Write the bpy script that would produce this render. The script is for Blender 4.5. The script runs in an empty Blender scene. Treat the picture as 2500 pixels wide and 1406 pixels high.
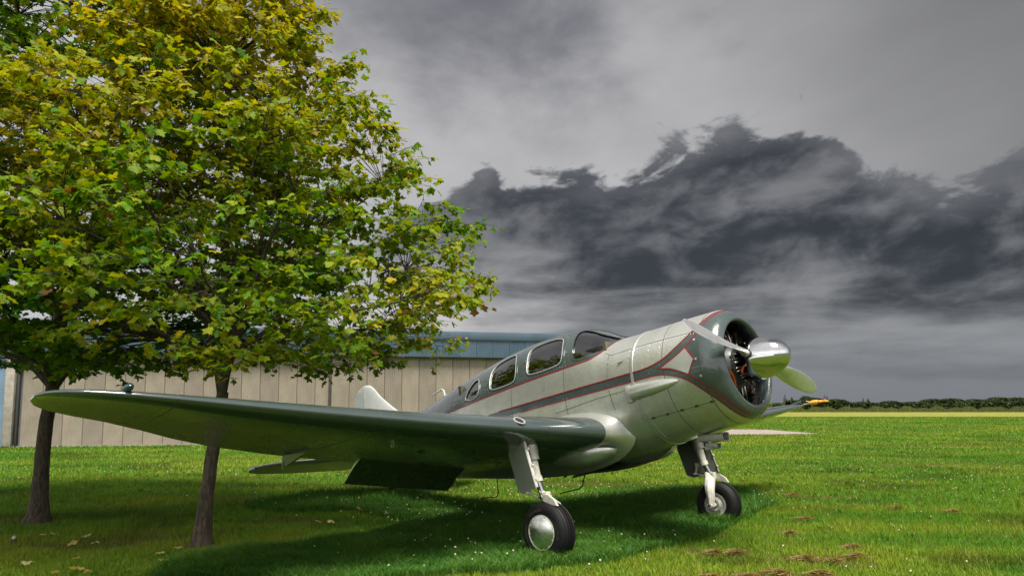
import bpy, math, random
import numpy as np
from mathutils import Vector, Matrix

random.seed(7)
rng = np.random.default_rng(11)
R = math.radians
S = bpy.context.scene
COL = S.collection

# ------------------------------------------------------------------ camera
cam_d = bpy.data.cameras.new('camera')
cam = bpy.data.objects.new('camera', cam_d)
COL.objects.link(cam)
cam.location = (0, 0, 1.49)
cam.rotation_euler = (math.pi / 2 + math.atan(152 / 1700), 0, 0)
cam_d.sensor_width = 36
cam_d.lens = 1700 / 2500 * 36
cam_d.shift_y = 0.052
cam_d.clip_end = 5000
S.camera = cam

# ------------------------------------------------------------------ exposure
S.view_settings.view_transform = 'Standard'
S.view_settings.look = 'None'
S.view_settings.gamma = 1
S.view_settings.use_curve_mapping = False
S.view_settings.exposure = 1.22
S.render.engine = 'CYCLES'
S.cycles.max_bounces = 8
S.cycles.transparent_max_bounces = 12
S.cycles.caustics_reflective = False
S.cycles.caustics_refractive = False

SUN_EL, SUN_AZ = 66.0, 156.0      # azimuth clockwise from +Y: high behind the camera


# ------------------------------------------------------------------ node helpers
class NT:
    def __init__(s, tree):
        s.t = tree
        s.n = tree.nodes
        s.l = tree.links

    def new(s, kind, **kw):
        nd = s.n.new(kind)
        for k, v in kw.items():
            setattr(nd, k, v)
        return nd

    def put(s, sock, v):
        if isinstance(v, bpy.types.NodeSocket):
            s.l.new(v, sock)
        elif v is not None:
            if isinstance(v, (tuple, list)) and len(v) == 3 and sock.type == 'RGBA':
                v = (*v, 1)
            sock.default_value = v

    def m(s, op, a, b=None, c=None, clamp=False):
        nd = s.new('ShaderNodeMath', operation=op, use_clamp=clamp)
        s.put(nd.inputs[0], a)
        if b is not None:
            s.put(nd.inputs[1], b)
        if c is not None:
            s.put(nd.inputs[2], c)
        return nd.outputs[0]

    def sep(s, v):
        nd = s.new('ShaderNodeSeparateXYZ')
        s.put(nd.inputs[0], v)
        return nd.outputs

    def comb(s, x, y, z=0.0):
        nd = s.new('ShaderNodeCombineXYZ')
        s.put(nd.inputs[0], x); s.put(nd.inputs[1], y); s.put(nd.inputs[2], z)
        return nd.outputs[0]

    def noise(s, vec, scale, detail=4, rough=0.5, dist=0.0):
        nd = s.new('ShaderNodeTexNoise')
        s.put(nd.inputs['Vector'], vec)
        nd.inputs['Scale'].default_value = scale
        nd.inputs['Detail'].default_value = detail
        nd.inputs['Roughness'].default_value = rough
        nd.inputs['Distortion'].default_value = dist
        return nd.outputs['Fac']

    def ss(s, v, a, b, o0=0.0, o1=1.0):
        nd = s.new('ShaderNodeMapRange', interpolation_type='SMOOTHSTEP')
        s.put(nd.inputs[0], v)
        nd.inputs[1].default_value = a; nd.inputs[2].default_value = b
        nd.inputs[3].default_value = o0; nd.inputs[4].default_value = o1
        return nd.outputs[0]

    def lin(s, v, a, b, o0=0.0, o1=1.0):
        nd = s.new('ShaderNodeMapRange')
        s.put(nd.inputs[0], v)
        nd.inputs[1].default_value = a; nd.inputs[2].default_value = b
        nd.inputs[3].default_value = o0; nd.inputs[4].default_value = o1
        return nd.outputs[0]

    def mix(s, f, a, b, blend='MIX'):
        nd = s.new('ShaderNodeMix', data_type='RGBA', blend_type=blend)
        s.put(nd.inputs[0], f); s.put(nd.inputs[6], a); s.put(nd.inputs[7], b)
        return nd.outputs[2]

    def curve(s, v, pts, x0, x1, y0, y1):
        nd = s.new('ShaderNodeFloatCurve')
        c = nd.mapping.curves[0]
        pts = sorted(pts)
        q = [((x - x0) / (x1 - x0), (y - y0) / (y1 - y0)) for x, y in pts]
        if q[0][0] > 0: q.insert(0, (0.0, q[0][1]))
        if q[-1][0] < 1: q.append((1.0, q[-1][1]))
        while len(c.points) < len(q):
            c.points.new(0.5, 0.5)
        for p, (x, y) in zip(c.points, q):
            p.location = (x, y)
            p.handle_type = 'VECTOR'
        nd.mapping.update()
        s.put(nd.inputs['Value'], s.lin(v, x0, x1))
        return s.lin(nd.outputs[0], 0, 1, y0, y1)

    def bump(s, h, strength=0.2, dist=0.01):
        nd = s.new('ShaderNodeBump')
        nd.inputs['Strength'].default_value = strength
        nd.inputs['Distance'].default_value = dist
        s.put(nd.inputs['Height'], h)
        return nd.outputs[0]


# ------------------------------------------------------------------ world: broken storm clouds over a Nishita sky
world = bpy.data.worlds.new('World')
S.world = world
world.use_nodes = True
w = NT(world.node_tree)
w.n.clear()
out = w.new('ShaderNodeOutputWorld')
sky = w.new('ShaderNodeTexSky', sky_type='NISHITA', sun_disc=False)
sky.sun_elevation = R(SUN_EL)
sky.sun_rotation = R(SUN_AZ)
bg1 = w.new('ShaderNodeBackground')
w.put(bg1.inputs[0], sky.outputs[0]); bg1.inputs[1].default_value = 0.07
dirv = w.new('ShaderNodeTexCoord').outputs['Generated']
dx, dy, dz = w.sep(dirv)
az = w.m('ARCTAN2', dx, dy)
el = w.m('ARCSINE', w.m('MINIMUM', w.m('MAXIMUM', dz, -1.0), 1.0))
# rotated coordinates so that the cloud streaks climb to the right
u1 = w.m('ADD', w.m('MULTIPLY', az, 0.95), w.m('MULTIPLY', el, 0.75))
v1 = w.m('SUBTRACT', w.m('MULTIPLY', el, 1.9), w.m('MULTIPLY', az, 0.62))
cvec = w.comb(w.m('MULTIPLY', u1, 1.25), w.m('MULTIPLY', v1, 1.1), 0.3)
hvec = w.comb(w.m('MULTIPLY', az, 1.0), w.m('MULTIPLY', el, 5.0), 1.7)
n_big = w.noise(cvec, 3.2, 7, 0.56, 0.25)
n_mid = w.noise(cvec, 7.5, 8, 0.52, 0.5)
n_fine = w.noise(cvec, 19.0, 7, 0.60, 0.5)
n_str = w.noise(hvec, 3.4, 7, 0.55, 0.15)
top = w.curve(az, [(-1.2, .24), (-.4, .24), (-.2, .27), (-.1, .295), (-.03, .335), (.06, .345), (.12, .335), (.19, .345), (.25, .358), (.31, .385), (.36, .392),
                   (.40, .385), (.446, .345), (.497, .295), (.564, .265), (.647, .285), (.8, .29), (1.2, .24)], -1.2, 1.2, 0, .6)
rag = w.m('ADD', w.m('MULTIPLY', w.m('SUBTRACT', n_big, 0.5), 0.10), w.m('MULTIPLY', w.m('SUBTRACT', n_mid, 0.5), 0.20))
rag = w.m('ADD', rag, w.m('MULTIPLY', w.m('SUBTRACT', n_fine, 0.5), 0.06))
edge = w.m('ADD', w.m('SUBTRACT', top, el), rag)            # >0 inside the bank
bank = w.ss(edge, -0.002, 0.022)
bot = w.m('ADD', w.lin(az, -.1, .65, .140, .092), w.m('MULTIPLY', w.m('SUBTRACT', n_str, 0.5), 0.26))
low = w.ss(w.m('SUBTRACT', el, bot), -0.06, 0.07)
wide = w.m('MULTIPLY', w.ss(w.m('ADD', az, w.m('MULTIPLY', w.m('SUBTRACT', n_mid, .5), .35)), -.26, -.09), w.ss(az, 1.25, .95))
bank = w.m('MULTIPLY', w.m('MULTIPLY', bank, low), wide)
inner = w.m('ADD', w.m('MULTIPLY', n_mid, 0.62), w.m('MULTIPLY', n_big, 0.38))
inner = w.m('ADD', inner, w.m('MULTIPLY', w.m('SUBTRACT', n_str, .5), 0.35))
inner_c = w.ss(w.m('ADD', inner, w.m('MULTIPLY', w.m('SUBTRACT', n_fine, .5), .20)), 0.38, 0.70)
deep = w.ss(edge, 0.0, 0.05)
dark_col = w.mix(inner_c, (.019, .021, .025), (.158, .159, .166))
dark_col = w.mix(deep, w.mix(0.40, dark_col, (.18, .185, .20)), dark_col)
# the high veil behind the bank
veil = w.curve(az, [(-3.15, 1.3), (-2.2, 1.3), (-1.3, .85), (-.8, .50), (-.35, .42), (-.1, .44), (.12, .45), (.3, .38), (.45, .29), (.56, .22), (.66, .175), (1.0, .20), (1.5, .55), (2.2, 1.2), (3.15, 1.3)], -3.2, 3.2, 0, 2.0)
vn = w.noise(w.comb(az, w.m('MULTIPLY', el, 1.8), 4.0), 2.6, 5, 0.5, 0.2)
veil = w.m('MULTIPLY', veil, w.lin(vn, 0.25, 0.75, 0.80, 1.18))
vcol = w.mix(1.0, (1, 1, 1), veil, 'MULTIPLY')
vcol = w.mix(1.0, vcol, (1.0, 0.99, 1.0), 'MULTIPLY')
# dark smudge high up and general high shade
sx = w.m('DIVIDE', w.m('SUBTRACT', az, -0.03), 0.30)
sy = w.m('DIVIDE', w.m('SUBTRACT', el, 0.54), 0.155)
sd = w.m('SQRT', w.m('ADD', w.m('MULTIPLY', sx, sx), w.m('MULTIPLY', sy, sy)))
sd = w.m('ADD', sd, w.m('MULTIPLY', w.m('SUBTRACT', n_big, 0.5), 1.9))
smudge = w.ss(sd, 1.25, 0.10)
vcol = w.mix(w.m('MULTIPLY', smudge, 0.9), vcol, (.105, .105, .125))
high = w.m('MULTIPLY', w.ss(el, .40, .62), 0.42)
vcol = w.mix(high, vcol, (.16, .16, .175))
# low grey under the bank, streaked
lowb = w.m('MULTIPLY', w.ss(el, .20, .08), w.ss(az, -.20, .26))
lcol = w.mix(w.ss(n_str, .35, .65), (.158, .162, .174), (.238, .242, .254))
lcol = w.mix(w.ss(el, .10, .0), lcol, (.165, .178, .20))
ccol = w.mix(lowb, vcol, lcol)
# warm bright gap low beside the trees
gx = w.m('DIVIDE', w.m('SUBTRACT', az, -.14), 0.16)
gy = w.m('DIVIDE', w.m('SUBTRACT', el, 0.125), 0.06)
gd = w.m('SQRT', w.m('ADD', w.m('MULTIPLY', gx, gx), w.m('MULTIPLY', gy, gy)))
ccol = w.mix(w.m('MULTIPLY', w.ss(gd, 1.5, 0.1), 0.75), ccol, (.60, .58, .58))
ccol = w.mix(w.m('MULTIPLY', bank, 0.97), ccol, dark_col)
ccol = w.mix(w.ss(el, 0.0, -0.02), ccol, (.06, .09, .02))
bg2 = w.new('ShaderNodeBackground')
w.put(bg2.inputs[0], ccol); bg2.inputs[1].default_value = 0.51
mixs = w.new('ShaderNodeMixShader')
mixs.inputs[0].default_value = 0.97
w.l.new(bg1.outputs[0], mixs.inputs[1]); w.l.new(bg2.outputs[0], mixs.inputs[2])
w.l.new(mixs.outputs[0], out.inputs[0])

sun_d = bpy.data.lights.new('sun', 'SUN')
sun_d.energy = 3.6
sun_d.angle = R(22)
sun_d.color = (1.0, 0.95, 0.86)
sun = bpy.data.objects.new('sun', sun_d)
COL.objects.link(sun)
sa = R(SUN_AZ); se = R(SUN_EL)
sdir = Vector((math.sin(sa) * math.cos(se), math.cos(sa) * math.cos(se), math.sin(se)))
sun.rotation_euler = sdir.to_track_quat('Z', 'Y').to_euler()
sun.location = sdir * 60


# ------------------------------------------------------------------ object helpers
def tag(o, label=None, cat=None, group=None, kind=None):
    if label: o['label'] = label
    if cat: o['category'] = cat
    if group: o['group'] = group
    if kind: o['kind'] = kind
    return o


def empty(name, loc=(0, 0, 0), rz=0.0):
    o = bpy.data.objects.new(name, None)
    o.empty_display_size = 0.3
    o.location = loc
    o.rotation_euler = (0, 0, rz)
    COL.objects.link(o)
    return o


def new_mesh(name, V, F, mats, smooth=True, fmat=None):
    me = bpy.data.meshes.new(name)
    me.from_pydata([tuple(map(float, v)) for v in V], [], [tuple(map(int, f)) for f in F])
    for m_ in (mats if isinstance(mats, (list, tuple)) else [mats]):
        me.materials.append(m_)
    if smooth:
        me.polygons.foreach_set('use_smooth', [True] * len(me.polygons))
    if fmat is not None:
        me.polygons.foreach_set('material_index', [int(i) for i in fmat])
    me.update()
    return me


def fast_tris(name, V, T, mats, tint=None, smooth=False):
    V = np.ascontiguousarray(V, dtype=np.float32); T = np.ascontiguousarray(T, dtype=np.int32)
    me = bpy.data.meshes.new(name)
    me.vertices.add(len(V)); me.vertices.foreach_set('co', V.ravel())
    me.loops.add(T.size); me.loops.foreach_set('vertex_index', T.ravel())
    me.polygons.add(len(T))
    me.polygons.foreach_set('loop_start', np.arange(0, T.size, 3, dtype=np.int32))
    me.polygons.foreach_set('loop_total', np.full(len(T), 3, dtype=np.int32))
    if smooth:
        me.polygons.foreach_set('use_smooth', np.ones(len(T), dtype=bool))
    for m_ in (mats if isinstance(mats, (list, tuple)) else [mats]):
        me.materials.append(m_)
    if tint is not None:
        at = me.attributes.new('tint', 'FLOAT_COLOR', 'POINT')
        c = np.ones((len(V), 4), dtype=np.float32); c[:, :3] = tint
        at.data.foreach_set('color', c.ravel())
    me.update()
    me.validate()
    return me


def link(name, me, parent=None):
    o = bpy.data.objects.new(name, me)
    COL.objects.link(o)
    if parent is not None:
        o.parent = parent
    return o


def auto_smooth(me, ang=40):
    import bmesh
    bm = bmesh.new(); bm.from_mesh(me)
    bmesh.ops.recalc_face_normals(bm, faces=bm.faces)
    for e in bm.edges:
        if len(e.link_faces) == 2:
            e.smooth = e.calc_face_angle(0) < R(ang)
    bm.to_mesh(me); bm.free()
    return me


class MB:
    """collects shapes and links them as ONE mesh object"""
    def __init__(s):
        s.V = []; s.F = []; s.M = []

    def add(s, V, F, mi=0):
        o = len(s.V)
        s.V += [tuple(v) for v in V]
        s.F += [tuple(i + o for i in f) for f in F]
        s.M += [mi] * len(F)
        return s

    def grid(s, rows, close_u=False, close_v=False, mi=0):
        n, m_ = len(rows), len(rows[0])
        V = [p for r_ in rows for p in r_]
        F = []
        for i in range(n if close_u else n - 1):
            for j in range(m_ if close_v else m_ - 1):
                a, b = i, (i + 1) % n
                c, d = j, (j + 1) % m_
                F.append((a * m_ + c, a * m_ + d, b * m_ + d, b * m_ + c))
        return s.add(V, F, mi)

    def tube(s, pts, rad, n=10, caps=True, mi=0, flat=1.0):
        pts = [Vector(p) for p in pts]
        if not hasattr(rad, '__len__'): rad = [rad] * len(pts)
        t0 = (pts[1] - pts[0]).normalized()
        ref = Vector((0, 0, 1)) if abs(t0.z) < 0.9 else Vector((1, 0, 0))
        a = t0.cross(ref).normalized()
        rows = []
        for i, p in enumerate(pts):
            t = (pts[min(i + 1, len(pts) - 1)] - pts[max(i - 1, 0)]).normalized()
            a = (a - t * a.dot(t)).normalized()
            b = t.cross(a)
            rows.append([p + (a * math.cos(k * 2 * math.pi / n) + b * math.sin(k * 2 * math.pi / n) * flat) * rad[i] for k in range(n)])
        o = len(s.V)
        s.grid(rows, close_v=True, mi=mi)
        if caps:
            s.F.append(tuple(o + k for k in range(n))[::-1]); s.M.append(mi)
            s.F.append(tuple(o + (len(pts) - 1) * n + k for k in range(n))); s.M.append(mi)
        return s

    def lathe(s, prof, axis='y', center=(0, 0, 0), n=40, mi=0, mat=None):
        """prof: list of (along axis, radius)"""
        rows = []
        for a, r_ in prof:
            row = []
            for k in range(n):
                t = 2 * math.pi * k / n
                c, d = r_ * math.cos(t), r_ * math.sin(t)
                p = {'x': (a, c, d), 'y': (c, a, d), 'z': (c, d, a)}[axis]
                p = Vector(p)
                if mat is not None: p = mat @ p
                row.append(p + Vector(center))
            rows.append(row)
        return s.grid(rows, close_v=True, mi=mi)

    def box(s, c, size, mat=None, mi=0, bev=0.0):
        import bmesh
        bm = bmesh.new()
        bmesh.ops.create_cube(bm, size=1)
        for v in bm.verts:
            v.co = Vector((v.co.x * size[0], v.co.y * size[1], v.co.z * size[2]))
        if bev:
            bmesh.ops.bevel(bm, geom=bm.edges[:], offset=bev, segments=2, affect='EDGES', profile=0.5)
        bm.verts.index_update()
        V = [(mat @ v.co if mat is not None else v.co) + Vector(c) for v in bm.verts]
        F = [[v.index for v in f.verts] for f in bm.faces]
        bm.free()
        return s.add(V, F, mi)

    def prism(s, poly, thick, mi=0):
        """poly: 3-D points in a plane; thick: vector to the other face"""
        n = len(poly); t = Vector(thick)
        V = [Vector(p) for p in poly] + [Vector(p) + t for p in poly]
        F = [tuple(range(n))[::-1], tuple(range(n, 2 * n))] + [(i, (i + 1) % n, n + (i + 1) % n, n + i) for i in range(n)]
        return s.add(V, F, mi)

    def build(s, name, mats, parent=None, off=None, smooth=True, ang=38):
        V = s.V if off is None else [(v[0] - off[0], v[1] - off[1], v[2] - off[2]) for v in s.V]
        me = new_mesh(name, V, s.F, mats, smooth, s.M)
        if smooth: auto_smooth(me, ang)
        return link(name, me, parent)


# ------------------------------------------------------------------ materials
def mat_basic(name, col, rough=0.5, metal=0.0, coat=0.0, var=0.0, vscale=6.0, bump=0.0, bscale=60.0, spec=0.5, col2=None, rvar=0.0):
    m_ = bpy.data.materials.new(name); m_.use_nodes = True
    t = NT(m_.node_tree); b = t.n['Principled BSDF']
    b.inputs['Roughness'].default_value = rough
    b.inputs['Metallic'].default_value = metal
    b.inputs['Coat Weight'].default_value = coat
    b.inputs['Coat Roughness'].default_value = 0.06
    b.inputs['Specular IOR Level'].default_value = spec
    tc = t.new('ShaderNodeTexCoord').outputs['Object']
    if var:
        nz = t.noise(tc, vscale, 5, 0.6)
        c2 = col2 or tuple(c * (1 - var) for c in col)
        t.put(b.inputs['Base Color'], t.mix(t.ss(nz, .35, .68), col, c2))
        if rvar:
            t.put(b.inputs['Roughness'], t.lin(nz, .3, .7, rough - rvar, rough + rvar))
    else:
        b.inputs['Base Color'].default_value = (*col, 1)
    if bump:
        t.put(b.inputs['Normal'], t.bump(t.noise(tc, bscale, 4, .6), bump, .01))
    return m_


M = {}
M['grey_paint'] = mat_basic('grey_green_paint', (.042, .058, .057), .18, 0, 1.0, .12, 3.0)
M['silver'] = mat_basic('silver_dope', (.60, .61, .575), .33, .75, .25, .14, 5.0, .03, 160, rvar=.06)
M['underside'] = mat_basic('polished_wing_metal', (.80, .83, .70), .27, 1.0, .0, .16, 2.2, .02, 30, rvar=.05)
M['hub_metal'] = mat_basic('hub_cap_metal', (.80, .81, .76), .24, 1.0, 0, .25, 9, .12, 30, rvar=.07)
M['chrome'] = mat_basic('polished_aluminium', (.66, .66, .655), .05, 1.0, 0, .04, 3, .012, 9)
M['blade_metal'] = mat_basic('blade_metal', (.82, .82, .81), .40, 1.0, 0, .10, 12, .03, 50)
M['rivet'] = mat_basic('rivet_heads', (.30, .30, .28), .4, .6)
M['inner_shade'] = mat_basic('door_inner_shade', (.045, .052, .040), .55, .1, 0, .2, 8)  # dark tone stands for the shade on the door's inner face
M['red'] = mat_basic('red_pinstripe', (.20, .005, .012), .35, 0, .4)
M['rubber'] = mat_basic('tyre_rubber', (.006, .006, .0065), .6, 0, 0, .25, 30, .12, 220, .22)
M['cream'] = mat_basic('cream_paint', (.45, .44, .37), .42, 0, .1, .3, 22, .05, 60)
M['door_grey'] = mat_basic('door_grey', (.38, .39, .37), .5, .2, 0, .12, 5)
M['strut_grey'] = mat_basic('strut_grey', (.42, .41, .37), .42, .35, 0, .25, 18)
M['black'] = mat_basic('black_metal', (.02, .02, .02), .4, .3)
M['engine'] = mat_basic('engine_iron', (.05, .047, .045), .5, .6, 0, .5, 25, .2, 60)
M['crank'] = mat_basic('crankcase_grey', (.06, .065, .07), .45, .2, .1, .2, 15)
M['pushrod'] = mat_basic('pushrod_metal', (.62, .56, .47), .3, .9, 0, .2, 20)
M['orange'] = mat_basic('orange_hose', (.62, .08, .02), .5)
M['seam'] = mat_basic('panel_gap', (.045, .05, .045), .6)
M['white_paint'] = mat_basic('silver_white_paint', (.56, .575, .56), .33, .0, .3, .08, 6)
M['rubber_letter'] = mat_basic('tyre_lettering', (.045, .034, .024), .7)
M['seat'] = mat_basic('seat_cloth', (.20, .21, .22), .8, 0, 0, .15, 20, .1, 90)
M['seat_tan'] = mat_basic('seat_leather', (.32, .12, .045), .6, 0, 0, .2, 12)
M['lining'] = mat_basic('cabin_lining', (.10, .085, .06), .85)
M['nav'] = mat_basic('nav_lens', (.004, .025, .035), .08, 0, 1.0)
M['toy'] = mat_basic('toy_yellow', (.80, .42, .06), .42, 0, .3, .25, 14, col2=(.74, .30, .035))
M['toy_red'] = mat_basic('toy_red', (.45, .02, .02), .4, 0, .3)
M['beige'] = [mat_basic('door_sheet_beige', c, .55, .12, 0, .2, 1.3, .03, 40) for c in ((.275, .236, .185), (.252, .217, .172), (.295, .253, .198))]
M['blue'] = [mat_basic('fascia_sheet_blue', c, .5, .1, 0, .18, 1.6) for c in ((.058, .098, .135), (.066, .110, .148), (.052, .090, .126))]
M['blue_light'] = mat_basic('side_sheet_blue', (.16, .25, .35), .5, .1, 0, .22, 1.4)
M['post'] = mat_basic('weathered_post', (.30, .27, .23), .75, 0, 0, .3, 5, .1, 40)
M['dark_gap'] = mat_basic('shadow_rail', (.03, .03, .03), .7)
M['roof'] = mat_basic('roof_sheet', (.2, .22, .24), .6, 0, 0, .2, 2)
M['far_stone'] = mat_basic('far_stone', (.045, .048, .055), .9)


def glass_material():
    m_ = bpy.data.materials.new('canopy_glass'); m_.use_nodes = True
    t = NT(m_.node_tree); t.n.clear()
    o = t.new('ShaderNodeOutputMaterial')
    tr = t.new('ShaderNodeBsdfTransparent'); tr.inputs[0].default_value = (.55, .58, .55, 1)
    gl = t.new('ShaderNodeBsdfGlossy'); gl.inputs[0].default_value = (.95, .95, .95, 1); gl.inputs[1].default_value = 0.02
    fr = t.new('ShaderNodeFresnel'); fr.inputs[0].default_value = 1.5
    mx = t.new('ShaderNodeMixShader')
    t.put(mx.inputs[0], t.m('MULTIPLY_ADD', fr.outputs[0], 1.6, 0.07, clamp=True))
    t.l.new(tr.outputs[0], mx.inputs[1]); t.l.new(gl.outputs[0], mx.inputs[2]); t.l.new(mx.outputs[0], o.inputs[0])
    return m_


M['glass'] = glass_material()


def leaf_material(name, rough=0.5, trans=0.35):
    m_ = bpy.data.materials.new(name); m_.use_nodes = True
    t = NT(m_.node_tree); b = t.n['Principled BSDF']; o = t.n['Material Output']
    at = t.new('ShaderNodeAttribute', attribute_name='tint')
    b.inputs['Roughness'].default_value = rough
    b.inputs['Specular IOR Level'].default_value = 0.22
    t.put(b.inputs['Base Color'], at.outputs['Color'])
    tl = t.new('ShaderNodeBsdfTranslucent')
    t.put(tl.inputs[0], t.mix(1.0, at.outputs['Color'], (1.25, 1.15, .35), 'MULTIPLY'))
    mx = t.new('ShaderNodeMixShader'); mx.inputs[0].default_value = trans
    t.l.new(b.outputs[0], mx.inputs[1]); t.l.new(tl.outputs[0], mx.inputs[2]); t.l.new(mx.outputs[0], o.inputs[0])
    return m_


M['leaf'] = leaf_material('maple_leaf', .58, .46)
M['grass'] = leaf_material('grass_blade', .5, .30)
M['hedge'] = leaf_material('hedge_leaf', .7, .15)


def bark_material():
    m_ = bpy.data.materials.new('maple_bark'); m_.use_nodes = True
    t = NT(m_.node_tree); b = t.n['Principled BSDF']
    tc = t.new('ShaderNodeTexCoord').outputs['Object']
    x, y, z = t.sep(tc)
    v = t.comb(t.m('MULTIPLY', x, 30.0), t.m('MULTIPLY', y, 30.0), t.m('MULTIPLY', z, 7.0))
    n1 = t.noise(v, 1.0, 6, .65, .6); n2 = t.noise(tc, 7, 5, .6)
    c = t.mix(t.ss(n1, .35, .65), (.020, .015, .010), (.085, .062, .040))
    c = t.mix(t.m('MULTIPLY', t.ss(n2, .5, .75), .55), c, (.075, .08, .04))
    t.put(b.inputs['Base Color'], c)
    b.inputs['Roughness'].default_value = .9
    t.put(b.inputs['Normal'], t.bump(n1, .8, .03))
    return m_


M['bark'] = bark_material()
M['twig'] = mat_basic('twig_bark', (.022, .016, .010), .9, 0, 0, .3, 20)

# ------------------------------------------------------------------ ground sheet
GZ = -0.06


def ground_material():
    m_ = bpy.data.materials.new('lawn_soil_and_turf'); m_.use_nodes = True
    t = NT(m_.node_tree); b = t.n['Principled BSDF']
    tc = t.new('ShaderNodeTexCoord').outputs['Object']
    x, y, z = t.sep(tc)
    n1 = t.noise(tc, .35, 6, .6); n2 = t.noise(tc, 2.2, 6, .65); n3 = t.noise(tc, 38, 4, .7)
    hv = t.comb(t.m('MULTIPLY', x, .22), t.m('MULTIPLY', y, 1.0), 0.0)
    n4 = t.noise(hv, .9, 6, .6)
    n5 = t.noise(tc, 9.0, 5, .7)
    c = t.mix(t.ss(n1, .35, .65), (.062, .105, .010), (.090, .118, .013))
    c = t.mix(t.m('MULTIPLY', t.ss(n4, .5, .72), .55), c, (.105, .130, .016))
    c = t.mix(t.m('MULTIPLY', t.ss(n4, .42, .25), .6), c, (.036, .092, .008))
    c = t.mix(t.m('MULTIPLY', t.ss(n5, .45, .75), .4), c, (.035, .075, .006))
    c = t.mix(t.m('MULTIPLY', t.ss(n3, .50, .72), .55), c, (.030, .066, .006))
    c = t.mix(t.m('MULTIPLY', t.ss(n2, .62, .78), .5), c, (.105, .105, .022))
    t.put(b.inputs['Base Color'], c)
    b.inputs['Roughness'].default_value = .95
    b.inputs['Specular IOR Level'].default_value = .1
    t.put(b.inputs['Normal'], t.bump(t.m('ADD', n3, n5), .7, .06))
    return m_


xs = np.concatenate([[-900, -300, -120], np.linspace(-50, 50, 41), [120, 300, 900]])
ys = np.concatenate([[-900, -300, -80], np.linspace(-20, 60, 41), [100, 160, 300, 900, 1800]])
mb = MB()
mb.grid([[(x, y, GZ + 0.0) for x in xs] for y in ys])
ground = mb.build('ground', ground_material(), smooth=False)
tag(ground, kind='structure')

m_dry = mat_basic('dry_cut_grass', (.20, .19, .035), .95, 0, 0, .35, .6, .3, 12, .1, col2=(.135, .15, .035))
mb = MB(); mb.grid([[(-60, 84, GZ + .006), (300, 84, GZ + .006)], [(-60, 127, GZ + .006), (300, 127, GZ + .006)]])
tag(mb.build('dry_grass_strip', m_dry, smooth=False), kind='structure')
m_con = mat_basic('worn_tarmac', (.27, .22, .20), .9, 0, 0, .25, 1.5, .1, 40, .2)
mb = MB(); mb.add([(4.0, 34.6, GZ + .005), (10.9, 35.1, GZ + .005), (16.0, 36.2, GZ + .005), (15.2, 41.6, GZ + .005), (12.8, 42.6, GZ + .005), (4, 42.0, GZ + .005)], [(0, 1, 2, 3, 4, 5)])
tag(mb.build('taxiway', m_con, smooth=False), kind='structure')

# ------------------------------------------------------------------ hangar
HQ = Vector((-17.95, 25.04, GZ)); HRZ = math.atan2(1.15, 5.71)
hang = empty('hangar', HQ, HRZ)
tag(hang, 'long low hangar with beige corrugated doors under a blue corrugated fascia', 'hangar')


def corr_sheet(name, wid, h, mat_, pitch=.0756, dep=.028):
    n = int(round(wid / pitch)); k = 6
    mb = MB(); rows = []
    for zz in (0, h):
        rows.append([(wid * i / (n * k), dep * .5 * math.cos(2 * math.pi * i / k) , zz) for i in range(n * k + 1)])
    mb.grid(rows)
    # folded side edges so a sheet has thickness where it laps the next one
    mb.add([(0, .008, 0), (0, .03, 0), (0, .03, h), (0, .008, h)], [(0, 1, 2, 3)])
    mb.add([(wid, .008, 0), (wid, .03, 0), (wid, .03, h), (wid, .008, h)], [(0, 1, 2, 3)])
    return new_mesh(name, mb.V, mb.F, mat_, True)


PW = .68
DOORH = 3.40
sheet = [corr_sheet('door_sheet', PW - .012, DOORH, m_) for m_ in M['beige']]
s = 0.30; i = 0
while s < 26.5:
    o = link('door_sheet', sheet[(i * 7 + i // 3) % 3], hang)
    leaf2 = s > 11.0
    o.location = (s, .02 if leaf2 else .10, .04)
    o.rotation_euler = (0, 0, R(random.uniform(-.12, .12)))
    s += PW; i += 1
    if not leaf2 and s > 11.0: s = 11.12
mb = MB()
for s in (11.06,):
    mb.box((s, .05, 1.7), (.07, .10, 3.4), bev=.01)
mb.build('door_edge', M['dark_gap'], hang)
mb = MB(); mb.box((13.2, .04, .02), (26.6, .06, .05)); mb.build('door_track', M['post'], hang)
# fascia: rows of blue sheets, a plain parapet above them, a dotted lap shadow between, built as dark blocks
fas = [corr_sheet('fascia_sheet', PW - .006, .70, m_, .0756, .022) for m_ in M['blue']]
s = -7.0; i = 0
while s < 26.5:
    o = link('fascia_sheet', fas[(i * 5 + i // 4) % 3], hang)
    o.location = (s, -.22, 3.42)
    s += PW; i += 1
mb = MB(); mb.box((9.75, -.13, 4.285), (33.6, .26, .33), bev=.012); mb.build('parapet', M['blue'][0], hang)
mb = MB()
for k in range(int(33.5 / .0756)):
    mb.box((-7 + k * .0756 + .038, -.266, 4.10), (.034, .012, .045))
tag(mb.build('lap_shadow_dots', M['dark_gap'], hang, smooth=False), kind='stuff')
mb = MB(); mb.box((9.75, -.10, 3.405), (33.5, .22, .025)); mb.build('fascia_soffit', M['dark_gap'], hang)
mb = MB(); mb.box((-.02, -.03, 1.72), (.30, .24, 3.36), bev=.015); mb.build('corner_post', M['post'], hang)
mb = MB(); mb.box((.21, .04, 1.72), (.08, .14, 3.36), bev=.01); mb.build('door_guide', M['dark_gap'], hang)
sb = corr_sheet('side_sheet', PW - .01, 3.38, M['blue_light'])
for k in range(10):
    o = link('side_sheet', sb, hang); o.location = (-.2 - PW * (k + 1), .0, .02)
mb = MB()
mb.box((9.75, 6.2, 2.0), (33.3, 12.0, 4.0))
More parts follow.
